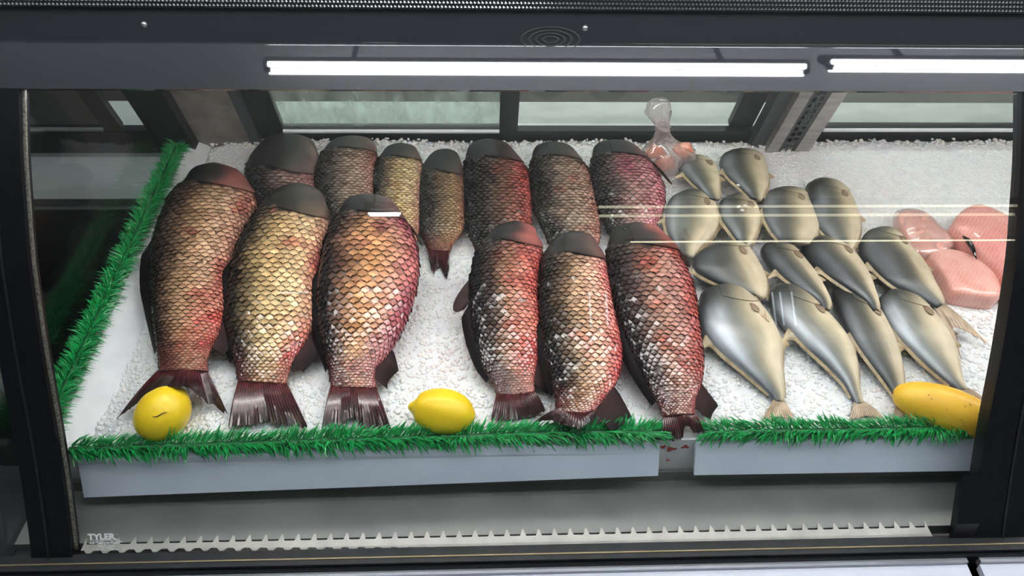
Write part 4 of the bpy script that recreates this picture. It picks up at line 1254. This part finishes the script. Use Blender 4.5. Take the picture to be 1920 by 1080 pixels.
# front row of the heap
pompano('large pompano with a silver back and red fin, left end of the lowest row', [(1325, 549, 1370, 546), (1309, 572, 1405, 560), (1307, 598, 1432, 585), (1322, 632, 1452, 615), (1348, 662, 1466, 650), (1385, 693, 1466, 690), (1420, 722, 1469, 720), (1443, 742, 1471, 741), (1453, 757, 1470, 757)], hh(9, HL), 51, silver=.75, tail=[(1428, 789), (1445, 786), (1460, 782), (1475, 786), (1489, 788)], tail_h=[.014] * 5, pect=(.27, .66), thick=[.34, .44, .48, .46, .38, .28, .18, .12])
pompano('pompano with a silver back, second in the lowest row, tail at the grass', [(1455, 543, 1492, 541), (1442, 562, 1525, 560), (1448, 585, 1550, 590), (1476, 618, 1578, 622), (1508, 652, 1598, 652), (1545, 685, 1608, 685), (1577, 717, 1610, 712), (1594, 742, 1614, 739), (1603, 762, 1620, 760)], hh(9, HL), 52, silver=.7, tail=[(1592, 788), (1610, 786), (1628, 780), (1645, 784), (1660, 786)], tail_h=[.014] * 5, thick=[.34, .46, .52, .50, .42, .30, .2, .14])
pompano('narrow dark pompano, third in the lowest row, left of the mango', [(1562, 547, 1610, 547), (1565, 570, 1640, 572), (1580, 605, 1660, 602), (1600, 640, 1677, 636), (1625, 675, 1689, 672), (1652, 710, 1695, 710), (1672, 738, 1694, 740), (1681, 760, 1697, 762)], hh(8, HL), 53, silver=.4, dark=.55, tail=[(1672, 788), (1685, 785), (1695, 782), (1706, 784), (1718, 786)], tail_h=[.014] * 5, thick=[.34, .46, .52, .50, .42, .30, .2, .14])
pompano('pompano with a silver back, right end of the lowest row, behind the mango', [(1655, 556, 1700, 549), (1648, 575, 1736, 575), (1658, 598, 1762, 602), (1680, 630, 1782, 632), (1710, 662, 1795, 662), (1742, 692, 1800, 690), (1775, 718, 1806, 716), (1797, 735, 1815, 733)], hh(8, HL), 54, silver=.7, tail=[(1806, 760), (1818, 762), (1830, 764), (1840, 760), (1850, 752)], tail_h=[.010] * 5)

# ------------------------------------------------------------------ fruit
def fruit(name, label, cat, c, ax, ln, rad, m, seed, nip=0.0, ridges=0, group=None, bend=0.0, tip2=.0):
    """body of revolution along ax with a nipple at the far end"""
    ax = np.array(ax, float); ax /= np.linalg.norm(ax)
    up = BN - ax * (BN @ ax); up /= np.linalg.norm(up)
    sd = np.cross(ax, up)
    nu, nt = 44, 40
    V = []
    r = np.random.default_rng(seed)
    for i in range(nu):
        t = -math.cos(math.pi * i / (nu - 1))          # -1..1
        rr = math.sqrt(max(0, 1 - t * t)) ** .92
        L = t
        e = ss(.80, 1.0, t)
        L = t + nip * e
        rr = rr * (1 - .25 * e) if nip else rr
        if tip2: rr *= 1 - .45 * ss(.78, .97, -t)
        if tip2: L -= tip2 * ss(.85, 1.0, -t)
        for j in range(nt):
            a = 2 * math.pi * j / nt
            q = np.array([t * 3, math.cos(a) * 2, math.sin(a) * 2])
            lump = 1 + .045 * (float(vnoise(q, .8, seed)) - .5) + (ridges * .055 * (abs(math.cos(2.5 * a + .5 * t)) - .6) * (1 - t * t))
            V.append(c + ax * L * ln / 2 + (up * math.sin(a) + sd * math.cos(a)) * rad * rr * lump + up * bend * (1 - t * t))
    F = grid_faces(nu, nt, True)
    root = empty(name, tuple(c - BN * rad), label, cat, group)
    mesh('rind', V, F, m, root, smooth=True)
    return root, (ax, up, sd)

def onbed(px, py, h): return bed(px, py, h)
c = onbed(305, 776, .052)
a1 = onbed(350, 735, .052) - c
r1, fr1 = fruit('lemon', 'yellow lemon under the tail of the leftmost carp, with a dark slit', 'lemon', c, a1 + np.array([0, 0, .012]), .112, .050, m_lemon, 3, nip=.10)
# slit in its rind
d = c + np.array([0, 0, 0])
Vs_ = []
v = -(ray(301, 776)); v /= np.linalg.norm(v)
ax_, up_, sd_ = fr1
for k in range(9):
    t = k / 8
    px, py = 286 + 28 * t, 781 - 7 * t + 2 * math.sin(t * 6)
    dd = ray(px, py); dd /= np.linalg.norm(dd)
    oc = CAM_POS - c; bq = dd @ oc; cq = oc @ oc - .0515 ** 2
    tt = -bq - math.sqrt(max(0, bq * bq - cq))
    Vs_.append(CAM_POS + dd * tt)
b = MB(); b.tube(Vs_, [.0004, .0008, .0011, .0013, .0013, .0012, .001, .0007, .0003], 6); b.build('slit', m_spot, r1)
c = onbed(830, 772, .045)
a1 = onbed(900, 783, .040) - c
fruit('lemon', 'ridged yellow lemon alone on the bare ice, between third and fourth front carp', 'lemon', c, a1, .128, .046, m_lemon, 8, nip=.04, ridges=1, tip2=.10)
c = onbed(1772, 767, .040)
a1 = onbed(1850, 792, .040) - c
r3, fr3 = fruit('mango', 'long orange yellow mango with brown specks at the right front corner', 'mango', c, a1, .205, .047, m_mango, 12, nip=.0)
ax_, up_, sd_ = fr3
rs = np.random.default_rng(5)
V, F = [], []
for k in range(26):
    t = rs.uniform(-.75, .75); a = rs.uniform(.35, 2.6)
    rr = .047 * (1 - t * t) ** .46 * 1.006
    q = c + ax_ * t * .1025 + (up_ * math.sin(a) + sd_ * math.cos(a)) * rr
    n_ = up_ * math.sin(a) + sd_ * math.cos(a)
    x_ = np.cross(n_, ax_); b0 = len(V); r_ = rs.uniform(.0007, .0016)
    V.append(q + n_ * .0006)
    for j in range(7):
        V.append(q + r_ * (ax_ * math.cos(j * .9) + x_ * math.sin(j * .9)))
    F += [(b0, b0 + 1 + j, b0 + 1 + (j + 1) % 7) for j in range(7)]
tag(mesh('rind_specks', V, F, m_spot, r3), kind='stuff')
st_ = c - ax_ * .1015
b = MB(); b.tube([st_ + ax_ * .004, st_ - ax_ * .003], [.005, .003], 8); b.build('stem_scar', m_spot, r3)


# ------------------------------------------------------------------ raw fillets
def fillet_piece(label, outline, h0, th, seed, base, pale, skin=None):
    """slab of flesh from a pixel outline lying on the ice; domed top with muscle seams"""
    P = np.array([bed(x, y, h0) for x, y in outline])
    n = len(P)
    # smooth closed outline
    m2 = 64
    s = np.linspace(0, n, m2, endpoint=False)
    i = s.astype(int); t = (s - i)[:, None]
    g = lambda k: P[k % n]
    O = .5 * (2 * g(i) + (g(i + 1) - g(i - 1)) * t + (2 * g(i - 1) - 5 * g(i) + 4 * g(i + 1) - g(i + 2)) * t ** 2 + (3 * g(i) - g(i - 1) - 3 * g(i + 1) + g(i + 2)) * t ** 3)
    ctr = O.mean(0)
    rings = [(0.0, 1.0), (.40, 1.0), (.68, .975), (.86, .90), (.96, .76), (1.02, .50), (1.05, .25), (1.06, .05)]
    root = empty('raw_fillet', tuple(ctr - BN * th * .5), label, 'fillet', 'raw pink fish fillets')
    V, C = [], []
    def colr(q):
        seam = np.abs(np.sin((q[:, 0] * 1.0 + q[:, 1] * .55) * 150 + vnoise(q, 18, seed) * 5))
        k = .30 * vnoise(q, 35, seed + 1)
        return np.array(base)[None] * (1 - k)[:, None] + np.array(pale)[None] * k[:, None]
    V.append(O * .96 + ctr * .04 - BN * th * .9)
    V.append(O - BN * th * .35)
    for (hz, k) in rings:
        q = ctr + (O - ctr) * k + BN * (th * hz)
        seam = np.abs(np.sin((q[:, 0] + q[:, 1] * .55) * 150 + vnoise(q, 18, seed) * 5))
        q = q + BN * ((vnoise(q, 30, seed) - .5) * .006- 0 * seam)[:, None]
        V.append(q)
    for q in V: C.append(colr(q))
    V = np.vstack(V); C = np.vstack(C)
    F = grid_faces(len(V) // m2, m2, True).tolist()
    k = len(V) // m2 - 1
    F += [list(range(k * m2, (k + 1) * m2)), list(range(m2))[::-1]]
    mesh('flesh', V, F, m_meat, root, smooth=True, col=C)
    return root, O, ctr

f1, O1, ct1 = fillet_piece('small raw pink piece in clear film, nearest the heap of pompano', [(1684, 404), (1727, 406), (1756, 430), (1780, 460), (1772, 476), (1738, 484), (1704, 471), (1680, 430)], .022, .026, 1, (.74, .38, .33), (.85, .60, .54))
f2, O2, ct2 = fillet_piece('smooth raw pink fillet in front of the other two pieces', [(1738, 484), (1782, 478), (1845, 508), (1870, 545), (1864, 569), (1808, 564), (1778, 556), (1762, 526)], .020, .030, 2, (.80, .42, .36), (.88, .63, .55))
f3, O3, ct3 = fillet_piece('large raw pink fillet with curled edge beside the right frame', [(1776, 436), (1790, 412), (1808, 401), (1830, 397), (1870, 414), (1910, 436), (1950, 480), (1930, 550), (1885, 552), (1845, 508), (1790, 458)], .030, .040, 3, (.70, .28, .25), (.82, .50, .45))
# dark sliver of skin on the large fillet
pts_ = [bed(x, y, .060) for x, y in ((1806, 443), (1816, 452), (1824, 466), (1831, 486))]
b = MB(); b.tube(pts_, [.003, .007, .006, .001], 8); tag(b.build('skin_sliver', m_eye, f3, smooth=True), 'black sliver of skin')
# film over the small piece
V = []
for k_, (hz, sc_) in enumerate([(.0, 1.10), (.45, 1.09), (.9, .98), (1.2, .72), (1.3, .40), (1.32, .08)]):
    q = ct1 + (O1 - ct1) * sc_ + BN * (.022 * hz + .001)
    q = q + BN * ((vnoise(q, 60, 9) - .5) * .006)[:, None]
    V.append(q)
V = np.vstack(V)
F = grid_faces(6, 64, True).tolist() + [list(range(5 * 64, 6 * 64))]
mesh('film', V, F, m_film, f1, smooth=True)
# white scraps lying on the pompano
def scrap(px, py, h, s, seed):
    q = bed(px, py, h)
    r = np.random.default_rng(seed)
    V = q + iv * np.array([1.0, .7, .5]) * s * (1 + r.uniform(-.4, .4, (12, 1)))
    return V
o = mesh('white_scrap', scrap(1384, 347, .075, .006, 1), iff, m_scrap, None, smooth=True); tag(o, 'white scrap of ice on the topmost pompano', 'ice scrap')
V = np.vstack([scrap(1385, 388, .064, .007, 2), scrap(1392, 394, .064, .007, 3), scrap(1397, 385, .064, .005, 4)])
o = mesh('white_scrap', V, np.vstack([iff, iff + 12, iff + 24]), m_scrap, None, smooth=True); tag(o, 'larger white scrap of ice on the head of a pompano, lower of two', 'ice scrap')

# ------------------------------------------------------------------ knotted bag
bb = bed(1248, 300, .03)
bag = empty('plastic_bag', tuple(bb - BN * .03), 'clear knotted plastic bag of orange pink scraps behind the last back carp', 'bag')
# vertical axis of the bag, leaning back a little
def vpt(px, py, y):
    d = ray(px, py); t = (y - CAM_POS[1]) / d[1]
    return CAM_POS + t * d
yb = bb[1] - .015
prof = [  # (pixel centre x, pixel y, half width px, flatten)
    (1247, 333, 6), (1246, 326, 20), (1250, 310, 34), (1256, 296, 42), (1256, 284, 44), (1250, 274, 33), (1245, 264, 21), (1243, 252, 14), (1243, 244, 11), (1242, 238, 11), (1239, 232, 14), (1236, 222, 20), (1234, 212, 22.5), (1234, 203, 22.5), (1236, 194, 19), (1238, 187, 13), (1239, 184, 4)]
rings = []
nt = 36
for k, (px, py, w) in enumerate(prof):
    q = vpt(px, py, yb)
    mpp = (q - CAM_POS) @ CF / FPX
    rad = w * mpp
    row = []
    for j in range(nt):
        a = 2 * math.pi * j / nt
        pl = 1 + .34 * (abs(math.sin(a * 4.5 + k * .35 + .6 * math.sin(k))) - .55) * (1 if 2 < k < 11 else .40) + .20 * (float(vnoise(np.array([math.cos(a) * 3, math.sin(a) * 3, k * .6]), 1.1, 4)) - .5) * 2
        row.append(q + np.array([math.cos(a) * rad * pl, math.sin(a) * rad * .62 * pl, 0]))
    rings.append(row)
R = catmull(np.array(rings).reshape(len(prof), -1), 70).reshape(-1, 3)
body = mesh('bag_body', R, grid_faces(70, nt, True), m_film, bag, smooth=True)
kq = vpt(1243, 240, yb)
b = MB()
ang = np.linspace(0, 2 * math.pi * 1.6, 30)
b.tube(np.stack([kq[0] + .017 * np.cos(ang), kq[1] + .012 * np.sin(ang), kq[2] + .008 * np.sin(ang * .6 + .4)], 1), .0055, 8)
b.build('knot', m_film, bag, smooth=True)
for (px, py, s, dy, lab) in ((1228, 285, .026, .0, 'orange pink scrap in the bag, left one'), (1248, 306, .030, -.004, 'orange pink scrap in the bag, lowest one'), (1281, 281, .028, .0, 'dark red pink scrap in the bag, right one')):
    q = vpt(px, py, yb + dy)
    r = np.random.default_rng(int(px))
    V = []
    for i in range(14):
        t = math.pi * i / 13
        for j in range(18):
            a = 2 * math.pi * j / 18
            u_ = np.array([math.sin(t) * math.cos(a), math.sin(t) * math.sin(a) * .7, math.cos(t) * .75])
            V.append(q + u_ * s * (.75 + .5 * float(vnoise(u_ + px, 2.2, 3))))
    o = mesh('fish_scrap', V, grid_faces(14, 18, True), m_meat_r, None, smooth=True)
    tag(o, lab, 'fish scrap', 'scraps of fish inside the knotted bag')

# ------------------------------------------------------------------ printing on the glass
def glass_pt(px, py, off):
    d = ray(px, py)
    P = prof_offset(GPs, off)
    for a, b_ in zip(P[:-1], P[1:]):
        Am = np.array([[d[1], -(b_ - a)[0]], [d[2], -(b_ - a)[1]]])
        t, s = np.linalg.solve(Am, a - CAM_POS[1:])
        if -1e-6 <= s <= 1 + 1e-6:
            T = (b_ - a) / np.linalg.norm(b_ - a)
            return CAM_POS + t * d, np.array([0, T[0], T[1]])


def print_on_glass(txt, px0, py0, px1, size, extr_b=0.0, shear=0.0):
    """text laid on the outside of the curved glass, from pixel (px0,py0) to px1"""
    cu = bpy.data.curves.new('lettering', 'FONT')
    cu.body = txt; cu.size = size; cu.shear = shear; cu.offset = extr_b; cu.extrude = .00015
    o = bpy.data.objects.new('tmp_text', cu); COL.objects.link(o)
    dg = bpy.context.evaluated_depsgraph_get(); dg.update()
    me0 = o.evaluated_get(dg).to_mesh()
    V0 = np.array([v.co[:] for v in me0.vertices]); F0 = [list(p.vertices) for p in me0.polygons]
    o.evaluated_get(dg).to_mesh_clear()
    bpy.data.objects.remove(o)
    A, T = glass_pt(px0, py0, .0007)
    B_, _ = glass_pt(px1, py0, .0007)
    wtxt = V0[:, 0].max() - V0[:, 0].min()
    sx = (B_[0] - A[0]) / wtxt
    N = np.cross(np.array([1.0, 0, 0]), T)
    V = A + np.outer((V0[:, 0] - V0[:, 0].min()) * sx, [1, 0, 0]) + np.outer(V0[:, 1], T) + np.outer(V0[:, 2], N)
    return mesh('lettering', V, F0, m_print, glass)

print_on_glass('TYLER', 165, 1012, 217, .0165, .0007)
# long leg of the R and the line under the word
A, T = glass_pt(208, 1008, .0008); Bq, _ = glass_pt(219, 1013, .0008)
b = MB(); Nn = np.cross(np.array([1.0, 0, 0]), T)
b.add([A, A + EX * .006, Bq + EX * .003, Bq - EX * .003], [(0, 1, 2, 3)]); b.build('lettering', m_print, glass)
A, T = glass_pt(169, 1013.6, .0008); Bq, _ = glass_pt(214, 1013.6, .0008)
b = MB(); b.add([A, Bq, Bq + T * .0007, A + T * .0007], [(0, 1, 2, 3)]); b.build('lettering', m_print, glass)
print_on_glass('All-TemperSeal\u2122', 167, 1020.5, 230, .0075, .0001)
print_on_glass('SAFETY GLASS', 184, 1025, 217, .004)
print_on_glass('TEMPERED', 189, 1028.5, 214, .0034)
print_on_glass('ANSI Z97.1 16 CFR 1201 II', 177, 1033, 226, .0042)
